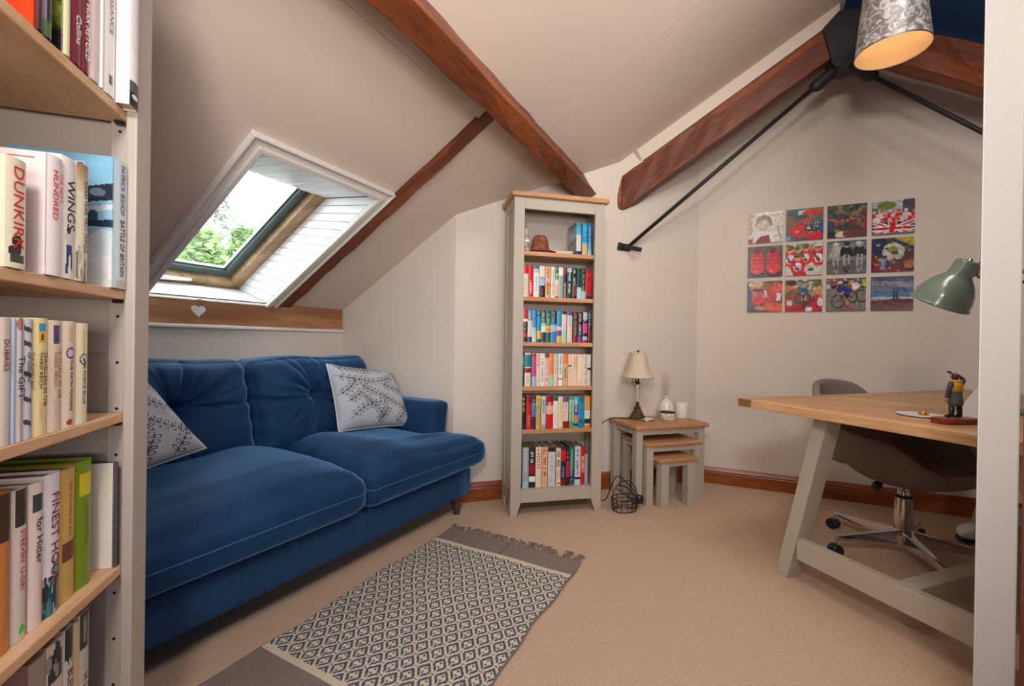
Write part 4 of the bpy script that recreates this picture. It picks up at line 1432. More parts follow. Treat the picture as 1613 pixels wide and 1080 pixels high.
for i, (x0, x1, y, h, dp, col, nearc, bands, tx, tz, ts, tcol, lab) in enumerate(T4):
    c = Cv(14, 90, col, 60 + i)
    for v0, v1, cc in bands:
        c.rect(.15 if v1 < .9 else 0, v0, .85 if v1 < .9 else 1, v1, cc)
    if 'sea' in lab:
        c.speck(16, [(60, 120, 130), (30, 50, 60), (150, 170, 170)], .12, 0, .72, 1, 1)
    if 'green dot' in lab:
        c.ell(.55, .93, .22, .03, (60, 200, 40))
    c.noise(.04)
    nc = None
    if nearc:
        nc = Cv(8, 8, nearc, 3)
    b = lbook(x0, x1, y, Z, h, dp, c, col, lab, 'fourth', near=nc, hard=True, curve=.005, pages='page_brown')
    if tx:
        font_text(b, tx, (x1 - x0) * .5, tz, ts, tcol, y=-.0056)
# --- fifth row
Z = .25
T5 = [
    (-.066, -.034, .226, (196, 190, 180), [(.0, .3, (70, 60, 62))], 'off white hardback with dark photo top, right end of the fifth shelf', 'H I', .11, .02),
    (-.080, -.067, .222, (206, 180, 130), [], 'thin tan hardback beside the dark photo book, fifth shelf', None, 0, 0),
    (-.107, -.081, .224, (206, 206, 196), [(0, .25, (60, 80, 84))], 'hardback with greenish top and pale spine, fifth shelf', 'BLEU', .15, .02),
    (-.150, -.109, .222, (214, 190, 176), [(.08, .3, (50, 46, 46))], 'pinkish hardback with a black and white photo, fifth shelf', 'DAD', .12, .02),
    (-.19, -.152, .222, (160, 140, 130), [], 'brownish hardback cut by the bottom edge, fifth shelf', None, 0, 0),
]
for i, (x0, x1, h, col, bands, lab, tx, tz, ts) in enumerate(T5):
    c = Cv(12, 60, col, 80 + i)
    for v0, v1, cc in bands:
        c.rect(.1, v0, .95, v1, cc)
    c.speck(6, [(150, 140, 130), (40, 40, 44)], .1, .1, .05, .9, .25) if bands else None
    c.noise(.05)
    b = lbook(x0, x1, .03, Z, h, .15, c, col, lab, 'fifth', hard=True, pages='page_brown')
    if tx:
        font_text(b, tx, (x1 - x0) * .5, tz, ts, 'ink_maroon')


# ================================================================ NEST OF TABLES
NO, NH = Vector((0.786, 2.683, 0)), 72.2


def nest(label, x0, x1, y0, y1, ztop, th, leg, lx0, lx1, ly0, ly1, apron):
    o = empty('side_table', NO, NH, label, 'table', 'nest of three tables')
    MB().box(x0, x1, y0, y1, ztop - th, ztop).build('table_top', 'oak', o, bevel=0.006)
    for lx in (lx0, lx1 - leg):
        for ly in (ly0, ly1 - leg):
            MB().box(lx, lx + leg, ly, ly + leg, 0, ztop - th - .0003).build('leg', GP, o, bevel=0.002)
    za, zb = ztop - th - apron, ztop - th - .0006
    MB().box(lx0 + leg, lx1 - leg, ly0 + .008, ly0 + .028, za, zb).build('apron', GP, o, bevel=0.001)
    MB().box(lx0 + .008, lx0 + .028, ly0 + leg, ly1 - leg, za, zb).build('apron', GP, o, bevel=0.001)
    MB().box(lx1 - .028, lx1 - .008, ly0 + leg, ly1 - leg, za, zb).build('apron', GP, o, bevel=0.001)
    return o


nest('largest grey and oak table of the nest, holding the lamp and candle', -.025, .525, -.02, .315, .492, .025, .046, -.012, .502, -.004, .296, .036)
nest('middle grey and oak table of the nest, slid under the largest one', .038, .452, -.045, .272, .389, .022, .046, .046, .446, -.034, .262, .036)
nest('smallest grey and oak stool of the nest, at the very front', .092, .378, -.100, .165, .301, .022, .054, .112, .360, -.088, .15, .03)


def nw(x, y, z=0.4925):
    return NO + hd(NH) * x + hd(NH - 90) * y + Vector((0, 0, z))


# table lamp
tl = empty('table_lamp', nw(.14, .218), NH, 'small antique brass table lamp with beaded cream shade', 'lamp')
q = MB()
q.lathe([(.060, 0), (.062, .008), (.054, .014), (.050, .026), (.036, .052), (.026, .07), (.031, .076), (.019, .084), (.014, .10), (.017, .106), (.010, .112), (.008, .12)], 4)
q.v = [(a * 1.05, b * 1.05, c) for a, b, c in q.v]
q.build('lamp_base', 'brass_old', tl, smooth=False, bevel=0.003)
for k in range(4):
    t = k * math.pi / 2 + math.pi / 4 - math.pi / 4
    q = MB()
    q.ball((.052 * math.cos(t), .052 * math.sin(t), .010), .011, 8, 6)
    q.build('claw_foot', 'brass_old', tl, smooth=True)
MB().lathe([(.006, .118), (.0065, .12), (.0065, .235), (.006, .237)], 12).build('glass_stem', 'glass_clear', tl, smooth=True)
MB().lathe([(.007, .232), (.016, .240), (.019, .252), (.011, .262), (.017, .268), (.012, .276), (.012, .30)], 16).build('lamp_collar', 'brass_old', tl, smooth=True)
q = MB()
n = 12
prof = [(.104, .283), (.089, .300), (.074, .335), (.061, .385), (.053, .437)]
q.lathe(prof, 48, cap=False)
for i, (x, y, z) in enumerate(q.v):
    k = 1 + .035 * abs(math.sin(3 * math.atan2(y, x)))
    q.v[i] = (x * k, y * k, z)
q.build('lamp_shade', 'shade_cream', tl, smooth=True)
MB().lathe([(.054, .434), (.057, .437), (.056, .447), (.05, .449)], 36, cap=False).build('shade_trim', 'shade_cream', tl, smooth=True)
MB().lathe([(.101, .279), (.106, .283), (.1, .292)], 36, cap=False).build('shade_trim', 'shade_cream', tl, smooth=True)
MB().ball((0, 0, .456), .008, 8, 6).lathe([(.003, .40), (.003, .45)], 6).build('finial', 'brass_old', tl, smooth=True)
q = MB()
for k in range(34):
    t = 2 * math.pi * k / 34
    x, y = .103 * math.cos(t), .103 * math.sin(t)
    for j in range(3 if k % 2 else 2):
        q.ball((x, y, .276 - j * .0085), .0038, 6, 4)
tag(q.build('bead_fringe', 'bead', tl, smooth=True), kind='stuff')
# its flex
q = MB()
pts = [nw(.085, .218, .499), nw(.03, .218, .500), nw(-.02, .22, .506), nw(-.06, .222, .500), nw(-.12, .225, .475), nw(-.20, .23, .40), nw(-.235, .21, .25), nw(-.235, .12, .06), nw(-.21, .02, .05), nw(-.17, -.03, .20), nw(-.11, -.045, .17), nw(-.06, -.06, .115), nw(-.035, -.065, .085)]


def smooth_pts(p, n=6):
    out = []
    P = [Vector(v) for v in p]
    for i in range(len(P) - 1):
        p0, p1, p2, p3 = P[max(i - 1, 0)], P[i], P[i + 1], P[min(i + 2, len(P) - 1)]
        for k in range(n):
            t = k / n
            out.append(.5 * ((2 * p1) + (-p0 + p2) * t + (2 * p0 - 5 * p1 + 4 * p2 - p3) * t * t + (-p0 + 3 * p1 - 3 * p2 + p3) * t ** 3))
    out.append(P[-1])
    return out


q.tube(smooth_pts(pts), .0035, 6)
cb = empty('power_cable', (0, 0, 0), 90, 'black lamp cable running over the table edge down to a plug', 'cable')
q.build('flex', 'black_plastic', cb, smooth=True)
pp = nw(-.028, -.068, .066)
q = MB()
q.ball(pp, .026, 12, 8, (1, .7, 1.1))
q.box(pp.x - .018, pp.x + .018, pp.y - .012, pp.y + .012, pp.z - .022, pp.z + .02)
q.build('plug', 'black_plastic', cb, smooth=False, bevel=.003)
# coaster, birch candle pot, diffuser, candle
co = empty('coaster', nw(.175, .165), NH, 'round silver patterned coaster on the largest nest table', 'coaster')
MB().lathe([(.050, 0), (.052, .002), (.052, .006), (.050, .008)], 32).build('coaster_edge', 'steel', co, smooth=True)
MB().lathe([(.046, .008), (.046, .0092), (.001, .0092)], 32, cap=False).build('coaster_face', 'porcelain_white', co)
c = Cv(64, 12, (222, 206, 184), 90)
c.rect(0, .0, 1, .12, (30, 26, 26)).rect(0, .9, 1, 1, (150, 140, 120))
for k in range(60):
    x = c.rng.uniform(0, 1)
    y = c.rng.uniform(.15, .9)
    c.rect(x, y, x + c.rng.uniform(.01, .04), y + .09, (34, 30, 28) if k % 3 else (90, 100, 80))
bc = empty('candle_pot', nw(.328, .150), NH, 'low round candle holder wrapped in black flecked birch bark', 'candle holder')
q = MB()
q.grid(lambda u, v: (.053 * math.cos(2 * math.pi * u), .053 * math.sin(2 * math.pi * u), v * .052), 64, 12, c.cells()[::-1])
q.lathe([(.053, .052), (.047, .052), (.047, .03), (.001, .03)], 32, cap=False, col=lin((60, 50, 44)))
q.build('bark_band', 'printed_cover', bc, colored=True)
MB().lathe([(.046, .002), (.046, .034), (.001, .036)], 24, cap=False).build('wax', 'candle_wax', bc, smooth=True)
df = empty('reed_diffuser', nw(.395, .250), NH, 'white ceramic bottle diffuser with pale wooden reeds', 'diffuser')
MB().lathe([(.035, 0), (.046, .006), (.052, .03), (.0535, .06), (.048, .085), (.034, .106), (.018, .120), (.013, .128), (.014, .136), (.0195, .14), (.0195, .146), (.011, .147), (.011, .13)], 32, cap=False).build('bottle', 'ceramic', df, smooth=True)
for k, (dx, dy) in enumerate([(-.03, .01), (-.018, -.01), (-.004, .012), (.010, -.004), (.022, .008), (.03, -.008)]):
    MB().tube([(dx * -.25, dy * -.25, .06), (dx, dy, .31 - .004 * k)], .0021, 6).build('reed', 'reed', df)
cd_ = empty('pillar_candle', nw(.478, .190), NH, 'plain white pillar candle beside the birch holder', 'candle')
MB().lathe([(.040, 0), (.041, .002), (.041, .104), (.036, .108), (.012, .103), (.001, .103)], 32).build('wax', 'candle_wax', cd_, smooth=True)
MB().tube([(0, 0, .10), (.001, 0, .113)], .0012, 6).build('wick', 'black_plastic', cd_)
# wire basket on the floor beside the bookcase
wb = empty('wire_basket', nw(-.115, -.045, 0), NH, 'small black wire basket on the carpet beside the nest of tables', 'basket')
q = MB()


def arc(r, z, a0, a1, n=14, sx=1, sy=1):
    return [(r * sx * math.cos(R_(a0 + (a1 - a0) * i / n)), r * sy * math.sin(R_(a0 + (a1 - a0) * i / n)), z) for i in range(n + 1)]


for z, r in ((.003, .07), (.03, .078), (.056, .083), (.078, .085)):
    q.tube(arc(r, z, 0, 360, 28, 1, .7)[:-1], .0022 if 0.01 < z < .07 else .003, 6, closed=True)
q.build('rim_wires', 'black_wire', wb)
q = MB()
for k in range(14):
    t = 2 * math.pi * k / 14
    q.tube([(.075 * math.cos(t), .0525 * math.sin(t), .003), (.085 * math.cos(t), .0595 * math.sin(t), .078)], .002, 5)
for k in range(16):
    t = 2 * math.pi * k / 16
    a, b_ = (.082 + .003 * (k % 2)), .03 + .02 * (k % 3)
    q.tube([(a * math.cos(t) + .009 * math.cos(j * .9), a * .7 * math.sin(t), b_ + .009 * math.sin(j * .9)) for j in range(7)], .0012, 4, closed=True)
q.build('side_wires', 'black_wire', wb)
q = MB()
q.tube([(.085 * math.cos(R_(a)), 0.0, .078 + .10 * math.sin(R_(a))) for a in range(0, 181, 15)], .0026, 6)
q.build('handle', 'black_wire', wb)
q = MB()
q.tube(smooth_pts([(-.07, -.03, .165), (-.02, -.04, .155), (.04, -.045, .10), (.075, -.04, .065)]), .0042, 6)
q.tube(smooth_pts([(-.08, -.02, .15), (-.03, -.05, .115), (.05, -.06, .05)]), .0036, 6)
q.build('loose_flex', 'black_plastic', wb, smooth=True)

# ================================================================ SOFA
SO = rp(-.055, 1.145)
SH = 30.5
sofa = empty('sofa', SO, SH, 'deep navy blue velvet two seater sofa under the skylight', 'sofa')


def puffy(name, m, x0, x1, y0, y1, z0, z1, r, n=22, fn=None, parent=None, smooth=True):
    """closed rounded cushion; fn(p, u, v, w) bends each point (u,v,w in -1..1)"""
    bm = bmesh.new()
    bmesh.ops.create_cube(bm, size=2.0)
    bmesh.ops.subdivide_edges(bm, edges=bm.edges[:], cuts=n, use_grid_fill=True)
    cx, cy, cz = (x0 + x1) / 2, (y0 + y1) / 2, (z0 + z1) / 2
    hx, hy, hz = (x1 - x0) / 2, (y1 - y0) / 2, (z1 - z0) / 2
    rr = min(r, hx, hy, hz)
    for v in bm.verts:
        u, w, t = v.co
        p = Vector((u * hx, w * hy, t * hz))
        q_ = Vector((max(-hx + rr, min(hx - rr, p.x)), max(-hy + rr, min(hy - rr, p.y)), max(-hz + rr, min(hz - rr, p.z))))
        d = p - q_
        if d.length > 1e-9:
            p = q_ + d.normalized() * rr
        p += Vector((cx, cy, cz))
        if fn:
            p = Vector(fn(p, u, w, t))
        v.co = p
    me = bpy.data.meshes.new(name)
    bm.to_mesh(me)
    bm.free()
    if smooth:
        me.polygons.foreach_set('use_smooth', [True] * len(me.polygons))
    me.materials.append(MATS[m])
    o = bpy.data.objects.new(name, me)
    C.objects.link(o)
    if parent is not None:
        o.parent = parent
    return o


XL, XS, XR = -1.83, -.815, 0.0           # outer left, seam, outer right
puffy('base', 'velvet_base', XL, XR, .0, .95, .105, .262, .018, 10, parent=sofa)
puffy('back_frame', 'velvet_base', XL + .02, XR - .02, .80, .965, .25, .80, .05, 12, parent=sofa)


def arm_fn(s):
    def f(p, u, w, t):
        k = max(0, (p.z - .30) / .34)
        x = p.x + s * (-.03 + .05 * k * k)
        if w < -.5:
            x += 0
        return (x, p.y - .02 * (1 - k) if w < 0 else p.y, p.z - .012 * max(0, w))
    return f


puffy('arm', 'velvet', -.165, -.015, .165, .945, .255, .64, .035, 14, arm_fn(1), sofa)
puffy('arm', 'velvet', XL + .015, XL + .165, .165, .945, .255, .64, .035, 14, arm_fn(-1), sofa)


def seat_fn(side, xc, crown):
    def f(p, u, w, t):
        x, y, z = p
        # T shape: widen in front of the arm
        fwd = 1 / (1 + math.exp((y - .125) / .018))
        ext = .235 * fwd
        k = (u * side + 1) / 2
        x += side * ext * k ** 1.5
        # crown on top
        cr = crown * (1 - u ** 4) * (1 - abs(w) ** 3)
        if t > -0.2:
            z += cr * (t + .2) / 1.2
        z += 0.02 * math.exp(-((u * side + .45) / .35) ** 2) * max(0, t)
        # front face rounds outwards and down
        if w < -.55:
            y -= .020 * (1 - t * t) * (-w - .55) / .45
            z -= .008 * (1 + u * side) * (t + 1) / 2
        # piping seam groove along the edge
        z -= .006 * math.exp(-((abs(w) - .93) / .02) ** 2) * (t > .8)
        # soft wrinkles at the middle seam
        sm = math.exp(-((u * side + 1) / .10) ** 2)
        z -= .022 * sm * (t > 0) * (0.6 + .4 * math.sin(y * 40))
        z += .004 * math.sin(x * 9 + y * 5) * max(0, t)
        return (x, y, z)
    return f


for side_, xa, xb, cr_ in ((1, XS + .003, -.165, .05), (-1, XL + .165, XS - .003, .06)):
    fn_ = seat_fn(side_, 0, cr_)
    sc_ = puffy('seat_cushion', 'velvet', xa, xb, -.055, .70, .268, .448, .055, 34, fn_, sofa)
    loop = []
    mx_, hx_, hy_ = (xa + xb) / 2, (xb - xa) / 2, .3775
    for i in range(160):
        t = i / 160 * 4
        k = int(t)
        f_ = t - k
        u, w = [(-1 + 2 * f_, -1), (1, -1 + 2 * f_), (1 - 2 * f_, 1), (-1, 1 - 2 * f_)][k]
        ru, rw = u, w
        p = Vector((mx_ + u * hx_, .3225 + w * hy_, .366))
        # round the plan corners like the cushion
        cx_, cy_ = max(mx_ - hx_ + .055, min(mx_ + hx_ - .055, p.x)), max(-.0, min(.645, p.y))
        d_ = Vector((p.x - cx_, p.y - cy_, 0))
        if d_.length > .055:
            d_ = d_.normalized() * .055
        p = Vector((cx_, cy_, .366)) + d_
        p = Vector(fn_(p, u, w, .09))
        loop.append(p)
    q = MB()
    q.tube(loop, .0028, 6, closed=True)
    q.build('piping', 'velvet_light', sc_, smooth=True)


def back_fn(seed, xc, zc, ox):
    rng = random.Random(seed)
    folds = []
    for k in range(20):
        a = rng.uniform(.15, 3.0) if k < 14 else rng.uniform(-2.9, -.2)
        folds.append((a, rng.uniform(.014, .030), rng.uniform(.045, .085), rng.uniform(.13, .30)))

    def f(p, u, w, t):
        x, y, z = p
        h = (t + 1) / 2
        puff = .085 * (1 - u ** 4) * (1 - t ** 4)
        dx, dz = x - xc, z - zc
        r = math.hypot(dx, dz)
        th = math.atan2(dz, dx)
        dent = .085 * math.exp(-(r / .035) ** 2) + .055 * math.exp(-(r / .11) ** 2)
        fold = 0
        for a, amp, wd, rl in folds:
            da = math.atan2(math.sin(th - a - .25 * r), math.cos(th - a - .25 * r))
            fold += amp * math.exp(-(da / wd) ** 2) * math.exp(-(r / rl) ** 2) * (1 - math.exp(-(r / .04) ** 2))
        crease = .024 * math.exp(-((z - zc - .004 * math.sin(dx * 12)) / .009) ** 2) * (1 - math.exp(-(r / .05) ** 2))
        if w < 0:
            y += (-puff + dent + fold + crease) * (-w)
        # gathered side edges
        if abs(u) > .8 and w < .2:
            y += .006 * math.sin(z * 70 + seed) * (abs(u) - .8) / .2
        y += .19 * (z - .45)
        x += ox * h
        z += .006 * math.sin(u * 5 + seed) * max(0, t) ** 3 - .010 * (abs(u) ** 6) * max(0, t)
        return (x, y, z)
    return f


puffy('back_cushion', 'velvet', -.905, -.185, .585, .775, .435, .90, .045, 90, back_fn(3, -.58, .70, -.02), sofa)
puffy('back_cushion', 'velvet', -1.66, -.915, .585, .775, .435, .90, .045, 90, back_fn(8, -1.245, .70, -.02), sofa)
for x, y in ((-.08, .045), (-.08, .88), (XL + .08, .045), (XL + .08, .88)):
    q = MB()
    q.lathe([(.018, 0), (.019, .003), (.026, .085), (.034, .1055)], 16)
    q.v = [(a + x, b + y, c) for a, b, c in q.v]
    q.build('leg', 'leg_dark', sofa, smooth=True)


def leafy(seed, n=190):
    c = Cv(n, n, (176, 178, 184), seed)
    ink = (62, 66, 74)
    rng = random.Random(seed)
    stems = [((.02, .98), (.2, .93), (.4, .96), (.5, .99)), ((.3, .5), (.4, .42), (.5, .22), (.55, .12)), ((.82, .95), (.9, .9), (.95, .8), (.99, .75)), ((.1, .38), (.18, .42), (.25, .46), (.3, .52)), ((.02, .80), (.30, .70), (.62, .66), (.80, .80)), ((.30, .66), (.5, .52), (.7, .38), (.92, .26)), ((.05, .95), (.3, .88), (.5, .9), (.7, .97)),
             ((.12, .12), (.25, .28), (.42, .36), (.6, .36)), ((.45, .02), (.52, .1), (.6, .2), (.64, .28)), ((.72, .02), (.82, .12), (.9, .22), (.97, .3)), ((.02, .5), (.12, .54), (.2, .6), (.24, .7)),
             ((.62, .68), (.75, .62), (.88, .56), (.98, .56))]
    for st_ in stems:
        P = [Vector((a, 1 - b)) for a, b in st_]
        L = []
        for k in range(25):
            t = k / 24
            L.append(P[0] * (1 - t) ** 3 + P[1] * 3 * t * (1 - t) ** 2 + P[2] * 3 * t * t * (1 - t) + P[3] * t ** 3)
        for a, b in zip(L[:-1], L[1:]):
            c.line(a.x, a.y, b.x, b.y, .0036, ink)
        acc = 0
        for k in range(1, 25):
            d = (L[k] - L[k - 1])
            acc += d.length
            if acc < .052:
                continue
            acc = 0
            ang = math.degrees(math.atan2(d.y, d.x))
            for sgn in (-1, 1):
                aa = ang + sgn * 58
                cx = L[k].x + .034 * math.cos(R_(aa))
                cy = L[k].y + .034 * math.sin(R_(aa))
                c.ring(cx, cy, .029, .0150, .20, ink, aa)
    return c


def cushion(name, label, corners, normal, puff, cv, n=190):
    """corners: top-left, top-right, bottom-right, bottom-left seen from the front, world points"""
    tl_, tr_, br_, bl_ = [Vector(p) for p in corners]
    cen = (tl_ + tr_ + br_ + bl_) / 4
    nn = Vector(normal).normalized()
    o = bpy.data.objects.new(name, None)
    o.empty_display_size = .1
    C.objects.link(o)
    o.location = cen
    tag(o, label, 'cushion', 'leaf patterned scatter cushions')

    def fn(side):
        def f(u, v):
            a, b_ = 2 * u - 1, 2 * v - 1
            # edges pulled in between the corners
            uu = .5 + (u - .5) * (1 - .045 * (1 - b_ * b_))
            vv = .5 + (v - .5) * (1 - .045 * (1 - a * a))
            p = bl_.lerp(br_, uu).lerp(tl_.lerp(tr_, uu), vv)
            h = ((1 - a ** 4) * (1 - b_ ** 4)) ** .55
            w = .006 * math.sin(9 * a + 3 * b_) * math.sin(5 * b_ + 2) * h
            return (p + nn * side * (puff * h + w)) - cen
        return f
    cells = cv.cells()[::-1]
    q = MB()
    q.grid(fn(1), n, n, cells)
    q.build('front_panel', 'printed_cloth', o, smooth=True, colored=True)
    q = MB()
    q.grid(fn(-1), 24, 24, None, flip=True)
    q.build('back_panel', 'printed_cloth', o, smooth=True, colored=True, defcol=lin((186, 186, 190)))
    q = MB()
    ed = []
    f = fn(0)
    for i in range(16):
        ed.append(f(i / 16, 0))
    for i in range(16):
        ed.append(f(1, i / 16))
    for i in range(16):
        ed.append(f(1 - i / 16, 1))
    for i in range(16):
        ed.append(f(0, 1 - i / 16))
    q.tube(ed, .004, 6, closed=True)
    q.build('piping', 'heart_white', o, smooth=True)
    return o


def sw(x, y, z):
    return SO + hd(SH) * x + hd(SH - 90) * y + Vector((0, 0, z))


cushion('scatter_cushion', 'grey leaf patterned cushion leaning at the right end of the sofa',
        [sw(-.545, .60, .862), sw(-.135, .52, .800), sw(-.115, .37, .485), sw(-.585, .44, .515)], (-hd(SH - 90) * .86 + Vector((0, 0, .42)) + hd(SH) * -.18), .075, leafy(11))
cushion('scatter_cushion', 'grey leaf patterned cushion half hidden behind the left bookcase post',
        [sw(-1.62, .52, .93), sw(-1.42, .44, .85), sw(-1.245, .36, .575), sw(-1.66, .30, .50)], (-hd(SH - 90) * .9 + Vector((0, 0, .4))), .07, leafy(23))

# ================================================================ RUG
RO = Vector((-0.314, 2.308, 0.0))
RHD = 117.6
rug = empty('rug', RO, RHD, 'flat woven cream and blue rug with grey ends and tassels', 'rug')
RW, RL = .722, 1.30                      # width (local x), length (local -y)


def rugp(u, v, z=.006):
    """u across 0..1, v metres from the far end"""
    x = u * RW + .006 * math.sin(v * 9) + .004 * math.sin(v * 23)
    zz = z + .0025 * math.sin(v * 17 + u * 4) * math.sin(u * 9) + .0025
    return (x, -v, zz)


def pattern(x, v):
    """woven diamonds: cream lattice, dark brackets, paired dots, ringed dots on the nodes"""
    pu, pv = .0640, .0780
    a, b_ = x / pu, v / pv
    best = np.full(x.shape, 9.0)
    FA = np.zeros_like(x)
    FB = np.zeros_like(x)
    for ox in (0, .5):
        fa = (a + ox) % 1 - .5
        fb = (b_ + ox) % 1 - .5
        r = np.abs(fa) + np.abs(fb)
        m = r < best
        best = np.where(m, r, best)
        FA = np.where(m, fa, FA)
        FB = np.where(m, fb, FB)
    dark = (best > .245) & (best < .425)
    dark &= ~((np.abs(FA) < .035) & (FB > 0))
    for sg in (-1, 1):
        dark |= (np.abs(FA) * 1.1 + np.abs(FB - sg * .105) * 1.3) < .085
    dn = np.hypot((.5 - np.abs(FA)) * pu, FB * pv)
    dark &= dn > .0100
    dark |= dn < .0056
    return dark


nu, nv = 310, 390
xs = (np.arange(nu) + .5) / nu * RW
vs_ = .13 + (np.arange(nv) + .5) / nv * .90
X, V = np.meshgrid(xs, vs_)
D = pattern(X, V)
rng = np.random.RandomState(4)
base = np.array(lin((216, 200, 178)))
blue = np.array(lin((40, 68, 88)))
cells = np.zeros((nv, nu, 3))
cells[:] = base
cells[D] = blue
fade = (rng.uniform(0, 1, (nv, nu)) * .25)[..., None]
cells = cells * (1 - fade) + base * fade * np.where(D[..., None], .8, 1.0) + cells * fade * 0
edge_c = (V < .13 + .022) | (V > 1.03 - .022)
cells[edge_c] = base * rng.uniform(.93, 1.02, (nv, nu))[edge_c][:, None]
cells *= (1 + rng.uniform(-.10, .06, (nv, nu)))[..., None]
q = MB()
q.grid(lambda u, v: rugp(u, .13 + v * .90), nu, nv, cells, flip=True)
q.build('patterned_field', 'woven', rug, colored=True)


def greyband(v0, v1, seed):
    r2 = np.random.RandomState(seed)
    n2 = int((v1 - v0) / .0028)
    cc = np.zeros((n2, 180, 3))
    cc[:] = np.array(lin((142, 126, 118)))
    cc[::2] *= .78
    cc *= (1 + r2.uniform(-.14, .12, (n2, 180)))[..., None]
    cc[:, 88:91] *= .7
    qq = MB()
    qq.grid(lambda u, v: rugp(u, v0 + v * (v1 - v0)), 180, n2, cc, flip=True)
    qq.build('grey_end', 'woven', rug, colored=True)


greyband(0.0, .13, 1)
greyband(1.03, 1.21, 2)
# thickness: a thin border strip round the sides
for u in (0, 1):
    q = MB()
    q.tube([(rugp(u, i / 40 * 1.21)[0], rugp(u, i / 40 * 1.21)[1], rugp(u, i / 40 * 1.21)[2] - .003) for i in range(41)], .0035, 6)
    q.build('edge_binding', 'yarn_grey', rug)
rr = random.Random(12)
q = MB()
for k in range(46):
    x = (k + .5) / 46 * RW
    for v0, sg in ((0.0, 1), (1.21, -1)):
        dx, L = rr.uniform(-.035, .035), rr.uniform(.025, .075)
        if rr.random() < .16:
            continue
        for s_ in range(2):
            ex = x + dx + rr.uniform(-.01, .01)
            mid = (x + dx * .3 + rr.uniform(-.008, .008), -v0 + sg * L * .5, .010 + rr.uniform(0, .012))
            q.tube([(x, -v0, .008), mid, (ex, -v0 + sg * L, .005)], [.0032, .003, .0018], 5)
tag(q.build('tassel_fringe', 'yarn_grey', rug), kind='stuff')

# ================================================================ DESK
DO = Vector((1.197, 1.869, 0))
DH = -19.3                               # short end runs along this heading
desk = empty('desk', DO, DH + 90, 'large desk with oak top and slanted grey trestle legs', 'desk')
# local x: along the long side (heading 70.7), local y: heading -19.3 (away)
DT, DZ = .036, .755
dy0, dy1, dx0, dx1 = -1.02, .19, -.085, 1.66
MB().box(dx0 + .0, dx1, dy0 + .07, dy1 - .072, DZ - DT, DZ).build('table_top', 'desk_oak_y', desk, bevel=0.003)
MB().box(dx0, dx1, dy1 - .0715, dy1, DZ - DT, DZ).build('edge_board', 'desk_oak', desk, bevel=0.003)
MB().box(dx0, dx1, dy0, dy0 + .0695, DZ - DT, DZ).build('edge_board', 'desk_oak', desk, bevel=0.003)


def trestle(x, lx):
    for sy, yb in ((1, 0.0), (-1, -.83)):
        yt = yb - sy * .165
        w = .055
        q = MB()
        q.hexa([(x, yb, 0), (x + lx, yb, 0), (x + lx, yb + sy * w, 0), (x, yb + sy * w, 0)],
               [(x, yt, DZ - DT - .001), (x + lx, yt, DZ - DT - .001), (x + lx, yt + sy * w, DZ - DT - .001), (x, yt + sy * w, DZ - DT - .001)])
        if sy < 0:
            q.f = [f[::-1] for f in q.f]
        q.build('leg', 'grey_paint', desk, bevel=0.002)
    MB().box(x + .006, x + .045, -.79, -.038, .10, .186).build('stretcher', 'grey_paint', desk, bevel=0.002)


trestle(0.0, .085)
trestle(1.42, .085)
MB().box(.046, 1.425, -.445, -.385, .118, .186).build('long_stretcher', 'grey_paint', desk, bevel=0.002)
MB().box(dx0 - .0006, dx0 + .0, dy1 - .0705, dy1 - .001, DZ - DT + .001, DZ - .001).build('end_grain', 'end_grain', desk)

# ================================================================ OFFICE CHAIR
CHO = Vector((1.890, 2.085, 0))
chair = empty('office_chair', CHO, 155.0, 'grey fabric tub office chair on a chrome five star base behind the desk', 'chair')
# local x = forward (heading 155), local y = heading 65 (to the picture's right/back)


def seat_pt(phi, t):
    """phi: 0 at the back, +-pi to the front; t 0 bottom .. 1 rim"""
    a = abs(phi) / math.pi
    top = .83 - .0 * a
    # rim height: high back, falling to arms then the seat front
    if a < .15:
        top = .825 - .015 * (a / .15) ** 2
    elif a < .38:
        k = (a - .15) / .23
        top = .81 - .18 * (k * k * (3 - 2 * k))
    elif a < .58:
        k = (a - .36) / .22
        top = .63 - .035 * (k * k * (3 - 2 * k))
    else:
        k = min(1, (a - .58) / .2)
        top = .595 - .115 * (k * k * (3 - 2 * k))
    rx, ry = .27, .30
    zb = .405
    k = math.sin(t * math.pi / 2) ** .75
    z = zb - .03 + (top - zb + .03) * t ** 1.35
    flare = 1 + .05 * t
    r = (.10 + .90 * min(1, (k * 1.02))) * flare
    x = -math.cos(phi) * rx * r - .02 - .035 * t * (a < .5) * math.cos(phi)
    y = math.sin(phi) * ry * r
    return (x, y, z)


q = MB()
NP, NT = 64, 18
for j in range(NT + 1):
    for i in range(NP):
        q.v.append(seat_pt(-math.pi + 2 * math.pi * i / NP, j / NT))
for j in range(NT):
    for i in range(NP):
        i2 = (i + 1) % NP
        q.f.append((j * NP + i, j * NP + i2, (j + 1) * NP + i2, (j + 1) * NP + i))
        q.c.append(None)
q.f.append(tuple(range(NP))[::-1])
q.c.append(None)
sh = q.build('seat_shell', 'chair_fabric', chair, smooth=True)
sm_ = sh.modifiers.new('solid', 'SOLIDIFY')
sm_.thickness = .035
sm_.offset = -1
sm_.use_even_offset = False
ss_ = sh.modifiers.new('sub', 'SUBSURF')
ss_.levels = ss_.render_levels = 1
puffy('seat_pad', 'chair_fabric', -.21, .25, -.235, .235, .425, .485, .03, 12, parent=chair)
q = MB()
q.lathe([(.045, .05), (.05, .055), (.05, .11), (.036, .13), (.0345, .285), (.024, .29), (.022, .315), (.018, .318), (.018, .40), (.07, .402), (.07, .41)], 24)
q.build('gas_column', 'chrome', chair, smooth=False, bevel=.002)
